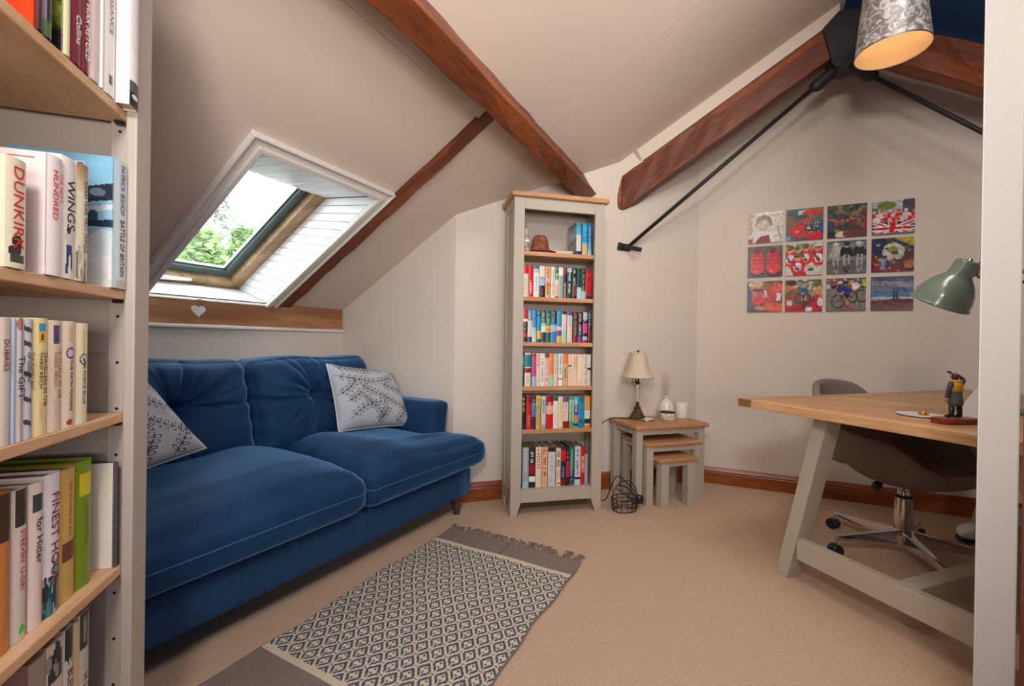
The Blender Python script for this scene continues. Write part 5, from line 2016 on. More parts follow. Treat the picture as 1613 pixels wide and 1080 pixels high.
MB().lathe([(.0372, .283), (.0385, .285), (.0385, .292), (.036, .294)], 24).build('column_ring', 'black_plastic', chair, smooth=True)
# lever
MB().tube([(-.02, -.03, .392), (-.035, -.10, .372), (-.04, -.115, .362)], .006, 8).build('lever_rod', 'chrome', chair, smooth=True)
q = MB()
q.tube([(-.04, -.108, .366), (-.045, -.135, .342), (-.047, -.15, .332)], [.011, .02, .016], 10)
q.build('lever_knob', 'black_plastic', chair, smooth=True)
tips = [(CHO.x + .3 * math.cos(R_(a)), CHO.y + .3 * math.sin(R_(a))) for a in (109, 181, 253, 325, 37)]
inv = Matrix.Rotation(-R_(90 - 155.0), 3, 'Z')
for k, (wx, wy) in enumerate(tips):
    v = inv @ (Vector((wx, wy, 0)) - CHO)
    d = v.normalized()
    L = .325
    v = d * L
    s_ = Vector((-d.y, d.x, 0))
    q = MB()
    z1, z0 = .128, .086
    q.hexa([d * .03 + s_ * .024 + Vector((0, 0, z0 - .02)), d * .03 - s_ * .024 + Vector((0, 0, z0 - .02)), v - s_ * .012 + Vector((0, 0, z0 - .01)), v + s_ * .012 + Vector((0, 0, z0 - .01))],
           [d * .03 + s_ * .018 + Vector((0, 0, z1)), d * .03 - s_ * .018 + Vector((0, 0, z1)), v - s_ * .009 + Vector((0, 0, z0 + .008)), v + s_ * .009 + Vector((0, 0, z0 + .008))])
    q.f = [f[::-1] for f in q.f]
    q.build('base_spoke', 'chrome', chair, bevel=.004)
    c0 = v * .985
    q = MB()
    q.tube([c0 + Vector((0, 0, .08)), c0 + Vector((0, 0, .05))], .006, 8)
    q.build('caster_stem', 'chrome', chair)
    for sg in (-1, 1):
        q = MB()
        cc = c0 + s_ * (sg * .013) + d * .006 + Vector((0, 0, .028))
        q.tube([cc - s_ * .010, cc - s_ * .008, cc + s_ * .008, cc + s_ * .010], [.022, .0275, .0275, .022], 20)
        q.build('caster_wheel', 'black_plastic', chair, smooth=False, bevel=.003)

# ================================================================ THINGS ON THE DESK
fb = Vector((1.452, 1.42, DZ + .0005))
fig = empty('pilot_figurine', fb, 84, 'small figurine of a pilot in yellow life vest saluting on mahogany plinth', 'figurine')
q = MB()
q.prism([(-.070, -.018), (-.052, -.032), (.052, -.032), (.070, -.018), (.070, .018), (.052, .032), (-.052, .032), (-.070, .018)], lambda a, b, d: (a, b, d), 0, .018)
q.build('plinth', 'mahogany', fig, bevel=.0025)
FZ = .018


def skin(name, m, verts, edges, radii, parent, sub=2):
    me = bpy.data.meshes.new(name)
    me.from_pydata(verts, edges, [])
    me.materials.append(MATS[m])
    o = bpy.data.objects.new(name, me)
    C.objects.link(o)
    o.parent = parent
    sk = o.modifiers.new('skin', 'SKIN')
    sk.use_smooth_shade = True
    for i, r in enumerate(radii):
        r = r if isinstance(r, tuple) else (r, r)
        me.skin_vertices[0].data[i].radius = r
    me.skin_vertices[0].data[0].use_root = True
    sb = o.modifiers.new('sub', 'SUBSURF')
    sb.levels = sb.render_levels = sub
    return o


# one continuous painted body: pelvis root, legs, torso, neck, arms
V_ = [(0, 0, FZ + .070), (-.012, 0, FZ + .060), (-.014, .001, FZ + .034), (-.015, 0, FZ + .008), (-.017, .010, FZ + .004),
      (.012, 0, FZ + .060), (.014, .001, FZ + .034), (.015, 0, FZ + .008), (.017, .010, FZ + .004),
      (0, 0, FZ + .088), (0, 0, FZ + .108), (0, .001, FZ + .119), (0, .002, FZ + .127),
      (-.018, 0, FZ + .112), (-.026, 0, FZ + .090), (-.029, .003, FZ + .066), (-.029, .004, FZ + .058),
      (.018, 0, FZ + .112), (.034, .003, FZ + .122), (.022, .012, FZ + .138), (.010, .016, FZ + .141)]
E_ = [(0, 1), (1, 2), (2, 3), (3, 4), (0, 5), (5, 6), (6, 7), (7, 8), (0, 9), (9, 10), (10, 11), (11, 12), (10, 13), (13, 14), (14, 15), (15, 16), (10, 17), (17, 18), (18, 19), (19, 20)]
RD = [(.017, .012), .010, .0075, .006, .006, .010, .0075, .006, .006, (.016, .011), (.016, .011), .006, .005, .0085, .0068, .0052, .004, .0085, .0068, .0052, .0045]
skin('figure_body', 'coat_grey', V_, E_, RD, fig)
q = MB()
q.lathe([(.019, FZ + .040), (.0215, FZ + .046), (.0205, FZ + .060), (.018, FZ + .078), (.0165, FZ + .086)], 20, sy=.78)
q.build('coat_skirt', 'coat_skirt', fig, smooth=True)
for sx in (-1, 1):
    q = MB()
    q.tube([(sx * .014, .0, FZ + .034), (sx * .015, 0, FZ + .014), (sx * .0155, .002, FZ + .0045)], [.0075, .0068, .0075], 10)
    q.ball((sx * .0165, .009, FZ + .0045), .0065, 10, 6, (.8, 1.6, .65))
    q.build('boot', 'boot_black', fig, smooth=True)
q = MB()
q.lathe([(.0175, FZ + .084), (.0195, FZ + .092), (.0195, FZ + .108), (.016, FZ + .117), (.009, FZ + .120)], 20, sy=.82)
q.build('life_vest', 'vest_yellow', fig, smooth=True)
q = MB()
q.tube([(.0125 * math.cos(R_(a)), .0105 * math.sin(R_(a)), FZ + .1195) for a in range(0, 360, 24)], .0042, 8, closed=True)
q.build('vest_collar', 'vest_yellow', fig, smooth=True)
q = MB()
q.ball((0, .002, FZ + .1345), .0105, 16, 12, (.9, 1.0, 1.12))
q.build('helmet', 'helmet_brown', fig, smooth=True)
q = MB()
q.ball((0, .006, FZ + .132), .0088, 14, 10, (.85, .9, 1.1))
q.ball((0, .0145, FZ + .131), .002, 6, 4)
q.build('face', 'skin_paint', fig, smooth=True)
for sx in (-1, 1):
    MB().ball((sx * .0035, .0142, FZ + .1345), .0012, 6, 4).build('eye', 'boot_black', fig)
q = MB()
q.ball((-.029, .004, FZ + .053), .0045, 8, 6, (.8, .8, 1.3))
q.tube([(-.029, .007, FZ + .056), (-.027, .010, FZ + .050)], .0015, 6)
q.build('hand', 'skin_paint', fig, smooth=True)
q = MB()
q.ball((.004, .017, FZ + .1435), .0045, 8, 6, (1.5, .7, .6))
q.build('hand', 'skin_paint', fig, smooth=True)
q = MB()
q.tube([(.004, .018, FZ + .1455), (-.004, .017, FZ + .1480), (-.012, .016, FZ + .1495)], [.0028, .0040, .0026], 8)
q.build('map_roll', 'helmet_brown', fig, smooth=True)
for p, r in (((-.029, .0037, FZ + .062), .0058), ((.019, .0127, FZ + .1385), .0056)):
    MB().ball(p, r, 10, 6, (1, 1, .35)).build('cuff', 'heart_white', fig, smooth=True)

dc = empty('trinket_dish', Vector((1.478, 1.568, DZ + .0005)), 90, 'flat round grey dish holding gold trinkets on the desk', 'dish')
MB().lathe([(.060, 0), (.066, .002), (.068, .006), (.064, .0065), (.058, .004), (.001, .0035)], 40).build('dish', 'tablet_grey', dc, smooth=True)
MB().lathe([(.0655, .0005), (.0665, .003), (.0655, .0035)], 40, cap=False).build('dish_rim', 'black_plastic', dc, smooth=True)
q = MB()
q.tube([(.013 * math.cos(R_(a)) + .01, .010 * math.sin(R_(a)), .009) for a in range(0, 360, 30)], .004, 6, closed=True)
q.ball((.012, .0, .013), .008, 10, 6, (1, 1, .7))
q.build('gold_trinket', 'gold', dc, smooth=True)
# leaning tablet in a stand (seen edge on)
tb_ = empty('tablet', Vector((1.585, 1.50, DZ + .0005)), 105, 'pale grey backed tablet leaning on its stand at the desk end', 'tablet')
ln = Vector((.105, 0, .165)).normalized()
px_ = Vector((-ln.z, 0, ln.x))
q = MB()
h_ = .20
b0 = Vector((-.02, 0, .004))
q.hexa([b0 + Vector((0, -.05, 0)), b0 + Vector((0, .05, 0)), b0 + Vector((.010, .05, -.002)), b0 + Vector((.010, -.05, -.002))],
       [b0 + Vector((0, -.05, 0)) + ln * h_, b0 + Vector((0, .05, 0)) + ln * h_, b0 + Vector((.010, .05, -.002)) + ln * h_, b0 + Vector((.010, -.05, -.002)) + ln * h_])
q.f = [f[::-1] for f in q.f]
q.build('tablet_case', 'tablet_grey', tb_, bevel=.003)
q = MB()
b1 = b0 + Vector((.0105, 0, -.002))
q.hexa([b1 + Vector((0, -.046, 0)), b1 + Vector((0, .046, 0)), b1 + Vector((.004, .046, 0)), b1 + Vector((.004, -.046, 0))],
       [b1 + Vector((0, -.046, 0)) + ln * h_ * .96, b1 + Vector((0, .046, 0)) + ln * h_ * .96, b1 + Vector((.004, .046, 0)) + ln * h_ * .96, b1 + Vector((.004, -.046, 0)) + ln * h_ * .96])
q.build('tablet_screen', 'tablet_screen', tb_)
q = MB()
q.tube([(.01, 0, .006), (.06, 0, .008), (.10, 0, .05), (.095, 0, .16)], .004, 8)
q.build('stand_wire', 'porcelain_white', tb_, smooth=True)

# desk lamp
dl = empty('desk_lamp', Vector((1.98, 1.62, DZ + .0005)), 90, 'sage green metal desk lamp with a bell shaped shade', 'lamp')
DLv = Vector(dl.location)
apex = Vector((1.603, 1.53, 1.305)) - DLv
dirv = Vector((-.17, .40, -.76)).normalized()
M_ = dirv.to_track_quat('Z', 'Y').to_matrix()


def orient(mb, org):
    mb.v = [tuple(org + M_ @ Vector(p)) for p in mb.v]
    return mb


q = orient(MB().lathe([(.034, .0), (.036, .004), (.036, .050), (.044, .058), (.060, .078), (.074, .103), (.083, .130), (.087, .155), (.089, .160), (.0865, .161), (.084, .155), (.070, .103), (.048, .068), (.03, .055)], 40, cap=False), apex)
q.build('lamp_shade', 'lamp_green', dl, smooth=True)
orient(MB().lathe([(.088, .156), (.0915, .160), (.088, .164)], 40, cap=False), apex).build('shade_rim', 'lamp_green', dl, smooth=True)
orient(MB().lathe([(.0, -.004), (.026, -.004), (.034, .0), (.034, .003)], 32, cap=False), apex).build('shade_cap', 'lamp_green', dl, smooth=True)
orient(MB().lathe([(.001, -.012), (.007, -.011), (.008, -.004)], 16, cap=False), apex).build('cap_knob', 'chrome', dl, smooth=True)
orient(MB().ball((0, 0, .10), .028, 14, 10), apex).build('bulb', 'porcelain_white', dl, smooth=True)
jt = apex + M_ @ Vector((0, 0, .03)) + Vector((.045, -.01, -.01))
el = Vector((2.10, 1.66, 1.27)) - DLv
q = MB()
q.tube([apex + M_ @ Vector((.0, 0, .03)), jt], .012, 10)
q.tube([jt + Vector((0, -.016, 0)), jt + Vector((0, .016, 0))], .015, 14)
q.build('joint', 'chrome', dl, smooth=True)
q = MB()
q.tube([jt, jt + Vector((.06, 0, .022)), el], .0075, 10)
q.tube([jt + Vector((0, 0, -.014)), el + Vector((0, 0, -.03))], .006, 10)
q.tube([el, (0.06, 0.0, .02)], .0075, 10)
q.tube([el + Vector((-.03, 0, 0)), (0.03, 0, .03)], .006, 10)
q.build('arm', 'lamp_green', dl, smooth=True)
q = MB()
q.tube(smooth_pts([apex + Vector((.02, 0, -.03)), apex + Vector((.05, 0, .01)), apex + Vector((.11, 0, .03)), el + Vector((-.2, 0, .02))]), .0025, 6)
q.build('flex', 'black_plastic', dl, smooth=True)
MB().lathe([(.085, 0), (.088, .004), (.086, .016), (.03, .024), (.02, .04)], 32).build('lamp_base', 'lamp_green', dl, smooth=True)

# ================================================================ TWELVE PHOTO TILES ON THE WALL
def person(c, x, y, s, top, skin_=(206, 150, 120), hair=(70, 54, 46), leg=None):
    c.ell(x, y + .55 * s, .42 * s, .45 * s, top)
    c.ell(x, y, .20 * s, .25 * s, skin_)
    c.ell(x, y - .14 * s, .21 * s, .15 * s, hair)


def cyclist(c, x, y, s, top, helm, bike=(60, 60, 60)):
    c.ring(x, y + 1.15 * s, .11 * s, .42 * s, .22, bike)
    c.line(x - .25 * s, y + .62 * s, x + .25 * s, y + .62 * s, .03 * s, bike)
    c.ell(x, y + .40 * s, .30 * s, .36 * s, top)
    c.line(x - .2 * s, y + .3 * s, x - .27 * s, y + .62 * s, .06 * s, top)
    c.line(x + .2 * s, y + .3 * s, x + .27 * s, y + .62 * s, .06 * s, top)
    c.line(x - .1 * s, y + .6 * s, x - .1 * s, y + 1.2 * s, .06 * s, (190, 150, 130))
    c.line(x + .1 * s, y + .6 * s, x + .1 * s, y + 1.1 * s, .06 * s, (190, 150, 130))
    c.ell(x, y, .15 * s, .18 * s, (190, 150, 130))
    c.ell(x, y - .07 * s, .17 * s, .13 * s, helm)


def tile_art(k):
    n = 92
    c = Cv(n, n, (200, 190, 180), 500 + k)
    if k == 0:
        c.grad(0, 1, (214, 206, 196), (196, 188, 180)).rect(0, 0, .12, 1, (190, 170, 150)).rect(.6, .1, 1, .12, (150, 140, 134)).ell(.44, .38, .24, .28, (150, 120, 100)).ell(.44, .50, .22, .25, (198, 184, 170))
        c.ell(.5, .82, .5, .2, (206, 204, 200)).poly([(.2, 1), (.35, .78), (.6, .76), (.66, 1)], (120, 30, 34)).poly([(0, .86), (.15, .84), (.14, 1), (0, 1)], (150, 50, 50)).line(.85, .5, .95, .9, .02, (120, 130, 130))
    elif k == 1:
        c.grad(0, 1, (90, 110, 80), (70, 84, 100)).ell(.3, .18, .35, .16, (50, 70, 80)).rect(.3, .05, .62, .2, (190, 200, 196)).rect(.25, .22, .6, .34, (50, 64, 60))
        c.ell(.72, .14, .3, .1, (190, 24, 34)).ell(.3, .66, .22, .26, (196, 30, 40)).ell(.6, .45, .16, .16, (190, 40, 44)).ell(.74, .62, .24, .22, (60, 50, 50)).speck(40, [(200, 200, 200), (30, 26, 26), (150, 150, 150)], .025, .5, .4, .95, .8)
        c.ell(.75, .88, .3, .12, (206, 20, 30)).rect(.92, .4, 1, .85, (30, 80, 150)).rect(0, .86, .12, 1, (90, 160, 200)).ell(.1, .4, .12, .2, (120, 80, 54)).ell(.3, .74, .05, .04, (236, 160, 160))
    elif k == 2:
        c.grad(0, .5, (70, 84, 60), (96, 84, 70)).grad(.5, 1, (84, 66, 56), (64, 50, 46)).ell(.3, .33, .22, .12, (120, 112, 108)).ell(.3, .55, .3, .28, (70, 56, 60)).speck(60, [(150, 120, 60), (50, 70, 50), (90, 60, 50), (130, 110, 90), (40, 40, 50)], .06)
        for i in range(7):
            person(c, .1 + i * .14, .42 + .05 * (i % 2), .18, [(60, 60, 80), (150, 40, 50), (120, 90, 60)][i % 3])
        c.ell(.05, .6, .09, .16, (34, 60, 110)).rect(0, .78, .2, 1, (30, 34, 40)).ell(.35, .92, .14, .1, (206, 190, 180)).ell(.7, .9, .3, .12, (110, 60, 50)).rect(.92, .4, 1, .8, (170, 30, 40))
    elif k == 3:
        c.grad(0, .35, (196, 190, 190), (170, 160, 150)).ell(.35, .15, .22, .12, (110, 130, 40)).rect(.72, 0, 1, .4, (80, 76, 80)).rect(0, .2, .14, .5, (90, 100, 70))
        for r in range(3):
            for i in range(6):
                person(c, .05 + i * .19 + .06 * (r % 2), .34 + r * .12, .2, [(206, 26, 34), (216, 210, 214), (190, 30, 40)][(i + r) % 3], hair=(190, 30, 40) if i % 2 else (220, 216, 216))
        c.rect(0, .64, 1, 1, (36, 50, 120))
        c.line(-.05, .62, 1.05, 1.04, .055, CR['white']).line(-.05, 1.04, 1.05, .62, .055, CR['white']).line(-.05, .62, 1.05, 1.04, .02, CR['red']).line(-.05, 1.04, 1.05, .62, .02, CR['red'])
        c.rect(.38, .64, .58, 1, CR['white']).rect(0, .76, 1, .91, CR['white']).rect(.41, .64, .55, 1, CR['red']).rect(0, .795, 1, .875, CR['red'])
        c.rect(0, .96, 1, 1, (120, 110, 110))
    elif k == 4:
        c.grad(0, 1, (90, 84, 80), (70, 66, 64)).rect(.75, 0, 1, .2, (120, 96, 90))
        for x in (.27, .73):
            c.ell(x, .88, .2, .09, (44, 40, 40)).ell(x, .5, .19, .42, (206, 40, 54)).ell(x, .74, .20, .17, (216, 50, 60)).ell(x, .17, .10, .10, (120, 20, 30))
            for y in (.32, .44, .56):
                c.rect(x - .15, y, x + .15, y + .035, (150, 20, 34)).rect(x - .15, y + .035, x + .15, y + .05, (226, 90, 96))
            c.ell(x - .06, .82, .03, .02, (240, 170, 170))
    elif k == 5:
        c.grad(0, .4, (120, 140, 80), (190, 180, 160)).speck(20, [(70, 110, 40), (200, 200, 190)], .06, 0, 0, 1, .3)
        for x, y, s in ((.12, .18, .5), (.55, .15, .48), (.88, .14, .52), (.32, .42, .5)):
            c.ell(x, y + .55 * s, .42 * s, .55 * s, (206, 34, 40)).ell(x, y + .62 * s, .22 * s, .3 * s, (216, 214, 218))
            c.ell(x, y, .19 * s, .25 * s, (206, 140, 110)).ell(x, y - .16 * s, .21 * s, .12 * s, (220, 216, 214) if s > .5 else (120, 84, 60)).rect(x - .16 * s, y - .05 * s, x + .16 * s, y + .02 * s, (50, 34, 34))
            c.line(x - .25 * s, y + .25 * s, x + .05 * s, y + .9 * s, .02, (30, 50, 110)).ell(x, y + .75 * s, .07, .05, (190, 20, 40)).rect(x - .1, y + .5 * s, x - .03, y + .6 * s, (30, 110, 150))
        c.rect(.2, .88, .55, 1, (206, 30, 36)).rect(.6, .8, .75, .87, (30, 90, 60))
    elif k == 6:
        c.grad(0, .6, (120, 116, 112), (134, 128, 124)).grad(.6, 1, (90, 86, 84), (112, 108, 104)).rect(0, .0, 1, .03, (60, 60, 60))
        g = (196, 190, 186)
        for x, tp_, hl in ((.23, (176, 170, 166), g), (.5, (36, 34, 34), (50, 48, 48)), (.82, (52, 50, 50), g)):
            cyclist(c, x, .13, .52, tp_, hl, (150, 146, 144) if x != .5 else (40, 40, 40))
        c.a = c.a.mean(axis=2, keepdims=True) * np.array([1.0, .97, .94])
    elif k == 7:
        c.grad(0, 1, (90, 80, 40), (80, 40, 60)).rect(.5, 0, 1, .3, (170, 150, 40)).line(.5, .05, 1, .35, .05, (40, 60, 90)).ell(.2, .25, .2, .3, (36, 44, 80)).ell(.52, .42, .26, .26, (196, 184, 176)).ell(.5, .36, .14, .1, (130, 140, 50)).ell(.55, .45, .1, .06, (70, 80, 40))
        c.ell(.25, .78, .2, .16, (110, 140, 190)).ell(.1, .8, .12, .2, (140, 24, 50)).ell(.6, .8, .3, .16, (96, 60, 70)).ell(.9, .8, .12, .12, (190, 120, 50)).rect(.2, .92, .8, 1, (150, 24, 40)).speck(30, [(180, 170, 60), (60, 40, 70), (150, 90, 80)], .04)
    elif k == 8:
        c.grad(0, 1, (110, 74, 64), (60, 50, 50)).ell(.3, .36, .24, .32, (196, 96, 76)).ell(.26, .1, .22, .1, (190, 170, 130)).ell(.3, .3, .16, .05, (70, 40, 40)).ell(.3, .62, .16, .16, (206, 40, 40)).ell(.66, .55, .22, .4, (190, 50, 46)).ell(.55, .15, .12, .1, (160, 90, 60))
        c.ell(.86, .3, .16, .28, (206, 80, 70)).rect(.46, .3, .56, .55, (216, 216, 220)).rect(.84, .4, .96, .65, (210, 214, 220)).line(.44, .3, .56, .62, .02, (34, 50, 110)).ell(.52, .56, .05, .05, (200, 20, 40)).ell(.05, .45, .1, .2, (30, 50, 110)).ell(.8, .86, .3, .15, (206, 90, 60)).ell(.2, .95, .3, .1, (40, 36, 40)).ell(.4, .88, .2, .08, (190, 110, 80))
    elif k == 9:
        c.grad(0, .5, (96, 104, 70), (150, 130, 100)).grad(.5, 1, (120, 100, 90), (140, 40, 40)).ell(.16, .25, .15, .18, (196, 110, 80)).ell(.16, .1, .15, .08, (70, 44, 34)).ell(.2, .55, .24, .22, (130, 84, 70)).ell(.9, .4, .18, .2, (190, 150, 100)).speck(26, [(80, 100, 60), (150, 130, 90), (190, 190, 180)], .05, .2, 0, 1, .3)
        cyclist(c, .5, .2, .4, (50, 90, 150), (140, 140, 150), (60, 50, 50))
        c.ring(.38, .6, .1, .14, .14, (50, 46, 50)).ring(.58, .6, .1, .14, .14, (50, 46, 50)).rect(0, .88, .5, 1, (196, 20, 28)).rect(0, .6, .2, .86, (206, 50, 44)).rect(.05, .66, .2, .8, (200, 200, 206)).ell(.85, .75, .16, .26, (206, 40, 44)).ell(.94, .7, .07, .14, (220, 220, 226)).rect(.55, .88, .74, 1, (216, 216, 220)).line(.76, .6, .9, .9, .02, (34, 60, 130))
    elif k == 10:
        c.grad(0, .3, (110, 90, 84), (130, 112, 104)).grad(.3, 1, (134, 126, 118), (120, 112, 106))
        for i in range(14):
            person(c, .04 + (i % 7) * .15, .06 + .12 * (i // 7), .14, [(40, 60, 130), (190, 30, 40), (210, 206, 206), (40, 40, 44), (190, 170, 40)][i % 5], hair=[(30, 30, 34), (206, 206, 206)][i % 2])
        c.ell(.46, .36, .2, .1, (34, 60, 140)).ell(.36, .24, .08, .08, (60, 70, 60)).line(.45, .4, .56, .62, .04, (34, 34, 40)).line(.56, .62, .54, .82, .03, (196, 140, 110)).ell(.55, .86, .05, .04, (206, 40, 40)).ring(.3, .72, .15, .2, .1, (44, 40, 40)).ring(.66, .58, .12, .17, .12, (44, 40, 40)).ring(.9, .56, .13, .19, .12, (60, 44, 44))
        c.line(.32, .7, .5, .46, .015, (50, 50, 50)).line(.5, .46, .66, .6, .015, (50, 50, 50)).line(.3, .52, .45, .42, .02, (190, 140, 110)).ell(.74, .25, .09, .12, (214, 214, 218)).ell(.96, .15, .06, .12, (160, 190, 40))
    else:
        c.grad(0, .25, (60, 70, 100), (130, 130, 140)).grad(.25, .6, (120, 124, 136), (70, 110, 150)).grad(.6, .75, (150, 170, 180), (190, 190, 190)).grad(.75, 1, (96, 70, 66), (120, 90, 84))
        for y, x0, x1, col in ((.1, 0, .6, (50, 60, 90)), (.2, .3, 1, (150, 150, 160)), (.3, 0, .7, (80, 90, 110)), (.38, .4, 1, (40, 80, 130)), (.47, 0, .5, (60, 100, 150)), (.28, .6, 1, (170, 168, 172))):
            c.ell((x0 + x1) / 2, y, (x1 - x0) / 2, .035, col, .7, 6)
        c.rect(.52, .42, .575, .72, (40, 56, 60)).rect(.60, .42, .655, .72, (36, 50, 56))
        for i in range(30):
            x = .03 + i * .033
            c.ell(x, .69, .016, .022, (60, 34, 34)).ell(x, .745, .02, .05, [(150, 30, 40), (110, 24, 34), (40, 34, 44)][i % 3])
        c.rect(.05, .86, .95, .9, (130, 60, 60))
    # soften the shapes: wavy resampling, mottled light, fine grain
    rg_ = c.rng
    def field(cells_, amp):
        g = rg_.uniform(-amp, amp, (cells_ + 2, cells_ + 2))
        yy = c.y * cells_
        xx = c.x * cells_
        y0, x0 = yy.astype(int), xx.astype(int)
        fy, fx = yy - y0, xx - x0
        fy, fx = fy * fy * (3 - 2 * fy), fx * fx * (3 - 2 * fx)
        return g[y0, x0] * (1 - fy) * (1 - fx) + g[y0 + 1, x0] * fy * (1 - fx) + g[y0, x0 + 1] * (1 - fy) * fx + g[y0 + 1, x0 + 1] * fy * fx
    wx = field(9, .016) + field(22, .009)
    wy = field(9, .016) + field(22, .009)
    ix = np.clip(((c.x + wx) * c.w).astype(int), 0, c.w - 1)
    iy = np.clip(((c.y + wy) * c.h).astype(int), 0, c.h - 1)
    c.a = c.a[iy, ix]
    c.a *= (1 + field(14, .28) + field(34, .20))[..., None]
    b2 = c.a.copy()
    b2[1:-1, 1:-1] = (c.a[1:-1, 1:-1] * 2 + c.a[:-2, 1:-1] + c.a[2:, 1:-1] + c.a[1:-1, :-2] + c.a[1:-1, 2:]) / 6
    c.a = b2
    c.noise(.10, 1)
    return c


TLAB = ['pale photo tile of a blurred fair figure in white', 'photo tile crowded with bright red cycling gear', 'dark brown photo tile of a crowd of riders', 'photo tile of a red and white crowd holding a union flag',
        'photo tile of two red strapped cycling shoes', 'photo tile of four smiling people in red and white shirts', 'black and white photo tile of three cyclists riding towards the viewer', 'colourful photo tile dominated by a white helmet',
        'photo tile of close red faces with medals', 'photo tile of a man beside a cyclist and red banner', 'photo tile of racing cyclists on grey road with large wheels', 'photo tile of twin towers under a stormy blue sky']
PN = PW.cross(Vector((0, 0, 1)))
if PN.dot(CW) > 0:
    PN = -PN
for r, zt in enumerate((1.925, 1.689, 1.446)):
    for cidx, x in enumerate((.324, .552, .784, 1.020)):
        k = r * 4 + cidx
        o = empty('photo_tile', CW + PW * x + PN * .0005 + Vector((0, 0, zt - .212)), 114.2, TLAB[k], 'picture', 'photo tiles on the wall above the desk')
        # local y points heading 24 (into the wall): the face is at -y
        q = MB()
        q.box(0, .209, -.011, 0, 0, .212)
        q.build('tile_block', 'black_plastic' if k not in (0,) else 'porcelain_white', o, bevel=.001)
        q = MB()
        art = tile_art(k)
        q.grid(lambda u, v: (u * .209, -.0115, v * .212), art.w, art.h, art.cells()[::-1])
        q.build('printed_face', 'printed_tile', o, colored=True)

# ================================================================ PENDANT LAMP
PC = Vector((1.749, 2.028, 2.376))
pn = empty('pendant_lamp', PC, 90, 'ceiling pendant with crushed silver velvet drum shade, lit inside', 'lamp')
q = MB()
q.lathe([(.140, 0), (.1405, .001), (.108, .33)], 56, cap=False)
q.build('lamp_shade', 'crushed_silver', pn, smooth=True)
q = MB()
q.lathe([(.1385, .0005), (.106, .33)], 56, cap=False)
q.build('shade_lining', 'shade_lining', pn, smooth=True)
MB().lathe([(.1385, -.001), (.1408, -.001), (.1408, .004), (.1385, .004)], 56, cap=False).build('shade_rim', 'steel', pn, smooth=True)
q = MB()
for k in range(3):
    t = R_(20 + 120 * k)
    q.tube([(0, 0, .27), (.11 * math.cos(t), .11 * math.sin(t), .30)], .002, 6)
q.lathe([(.02, .262), (.02, .27)], 16)
q.build('shade_carrier', 'steel', pn)
MB().ball((0, 0, .135), .033, 18, 12, (1, 1, 1.1)).build('bulb', 'bulb_glow', pn, smooth=True)
MB().lathe([(.014, .195), (.019, .205), (.019, .27), (.012, .285)], 16).build('lamp_holder', 'black_plastic', pn, smooth=True)
zc = roofz(bz(PC.x, PC.y)) - PC.z
MB().tube([(0, 0, .28), (0, 0, zc - .03)], .004, 8).build('flex', 'black_plastic', pn)
MB().lathe([(.045, zc - .035), (.05, zc - .03), (.05, zc + .01)], 24).build('ceiling_rose', 'white_gloss', pn, smooth=True)
pl_ = bpy.data.lights.new('pendant_bulb_light', 'POINT')
pl_.energy = 0.55
pl_.color = (1, .74, .45)
pl_.shadow_soft_size = .035
plo = bpy.data.objects.new('pendant_bulb_light', pl_)
C.objects.link(plo)
plo.location = PC + Vector((0, 0, .085))

# ================================================================ SMALL THINGS
# heart hanging from the wall plate
hp = rp(-.978, .052, 1.128)
hh = empty('heart_ornament', hp, RH, 'small white heart ornament hanging on the wall plate under the skylight', 'ornament')
q = MB()
pts = []
for i in range(28):
    t = 2 * math.pi * i / 28
    pts.append((.0021 * 16 * math.sin(t) ** 3, .0021 * (13 * math.cos(t) - 5 * math.cos(2 * t) - 2 * math.cos(3 * t) - math.cos(4 * t))))
# local y points away from the room at this heading, so the plate is behind
q.prism(pts, lambda a, b, d: (a, -d, b + .008), -.0, .007)
q.build('heart', 'heart_white', hh, bevel=.002)
q = MB()
q.tube([(-.018, -.004, .04), (0, -.004, .062), (.018, -.004, .04)], .0016, 6)
q.tube([(-.02, -.006, .058), (0.004, -.006, .066), (.034, -.006, .058)], .003, 6)
q.build('string', 'twine', hh)

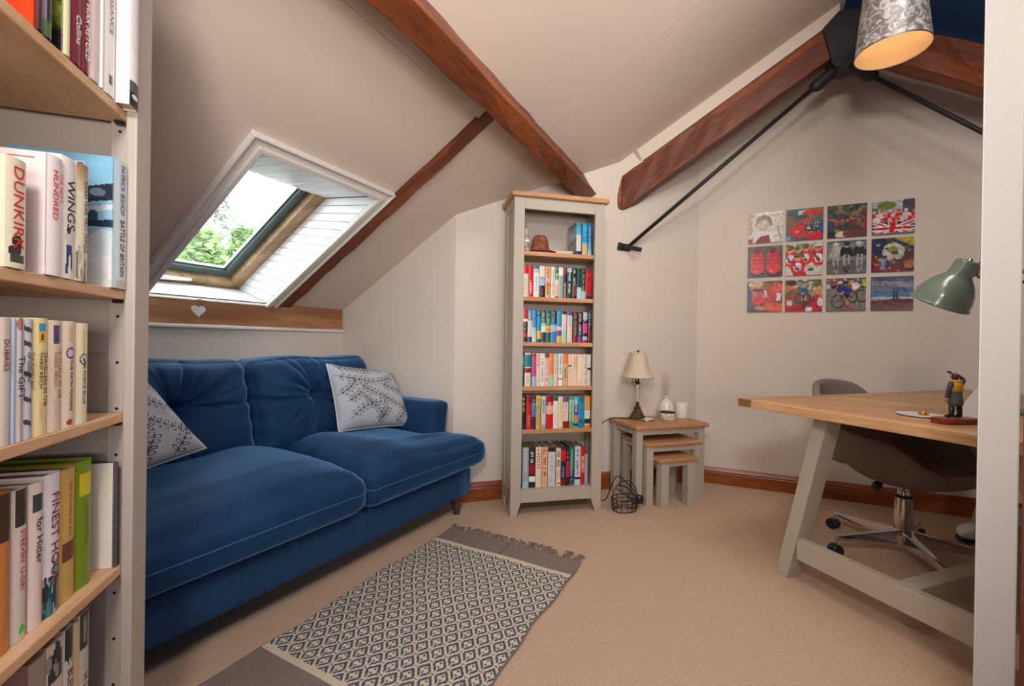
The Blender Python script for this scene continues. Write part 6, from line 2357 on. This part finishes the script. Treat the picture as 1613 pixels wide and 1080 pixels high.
# slipper at the far right behind the desk
sl = empty('slipper', Vector((2.41, 2.27, 0.001)), 60, 'white and navy slipper toe on the carpet at far right under the desk', 'slipper')
q = MB()
q.ball((0, 0, .045), .05, 20, 12, (2.0, .95, .75))
q.v = [(a, b, max(c, .015)) for a, b, c in q.v]
q.build('upper', 'porcelain_white', sl, smooth=True)
q = MB()
q.ball((0, 0, .016), .053, 20, 10, (2.0, .97, .32))
q.v = [(a, b, max(c, 0)) for a, b, c in q.v]
q.build('sole', 'navy_sole', sl, smooth=True)


# trees outside the skylight
def tree(label, base, h, r, seed, leafm, n, name='tree', lo=.25):
    rr = random.Random(seed)
    o = empty(name, base, 90, label, 'tree')
    q = MB()
    q.tube([(0, 0, 0), (.05, 0, h * .5), (0, .05, h * .95)], [.12, .08, .02], 8)
    for k in range(16):
        t = rr.uniform(0, 6.28)
        z = rr.uniform(lo, .9) * h
        L = r * (1.1 - z / h) * 1.1
        q.tube([(0, 0, z), (L * math.cos(t), L * math.sin(t), z + .25 * L)], [.035, .01], 5)
    q.build('trunk', 'bark', o)
    q = MB()
    for k in range(n):
        t = rr.uniform(0, 6.28)
        z = lo + (1 - lo) * rr.random() ** 1.2
        L = r * (1.12 - z) * (.35 + .65 * rr.random() ** .5) * (1 + .3 * math.sin(5 * t + 9 * z))
        c_ = Vector((L * math.cos(t), L * math.sin(t), z * h + rr.uniform(-.1, .1)))
        a = Vector((rr.uniform(-1, 1), rr.uniform(-1, 1), rr.uniform(-.5, .5))).normalized() * rr.uniform(.06, .11)
        b = Vector((rr.uniform(-1, 1), rr.uniform(-1, 1), rr.uniform(-1, 1))).normalized() * rr.uniform(.035, .06)
        q.add([c_ - a, c_ + b, c_ + a, c_ - b], [(0, 1, 2, 3)])
    tag(q.build('foliage', leafm, o), kind='stuff')
    return o


tree('tall pale leafed tree outside beyond the skylight', Vector((-7.3, 10.6, -3.0)), 7.5, 2.1, 4, 'bark_pale', 4500)
tree('green leafed tree just outside the skylight, low in its pane', Vector((-5.35, 7.4, -3.0)), 5.75, 1.9, 8, 'bark_leaf', 9000)
tree('second green leafed tree outside, behind the nearer one', Vector((-5.7, 9.3, -3.0)), 6.3, 1.5, 19, 'bark_leaf', 6500)
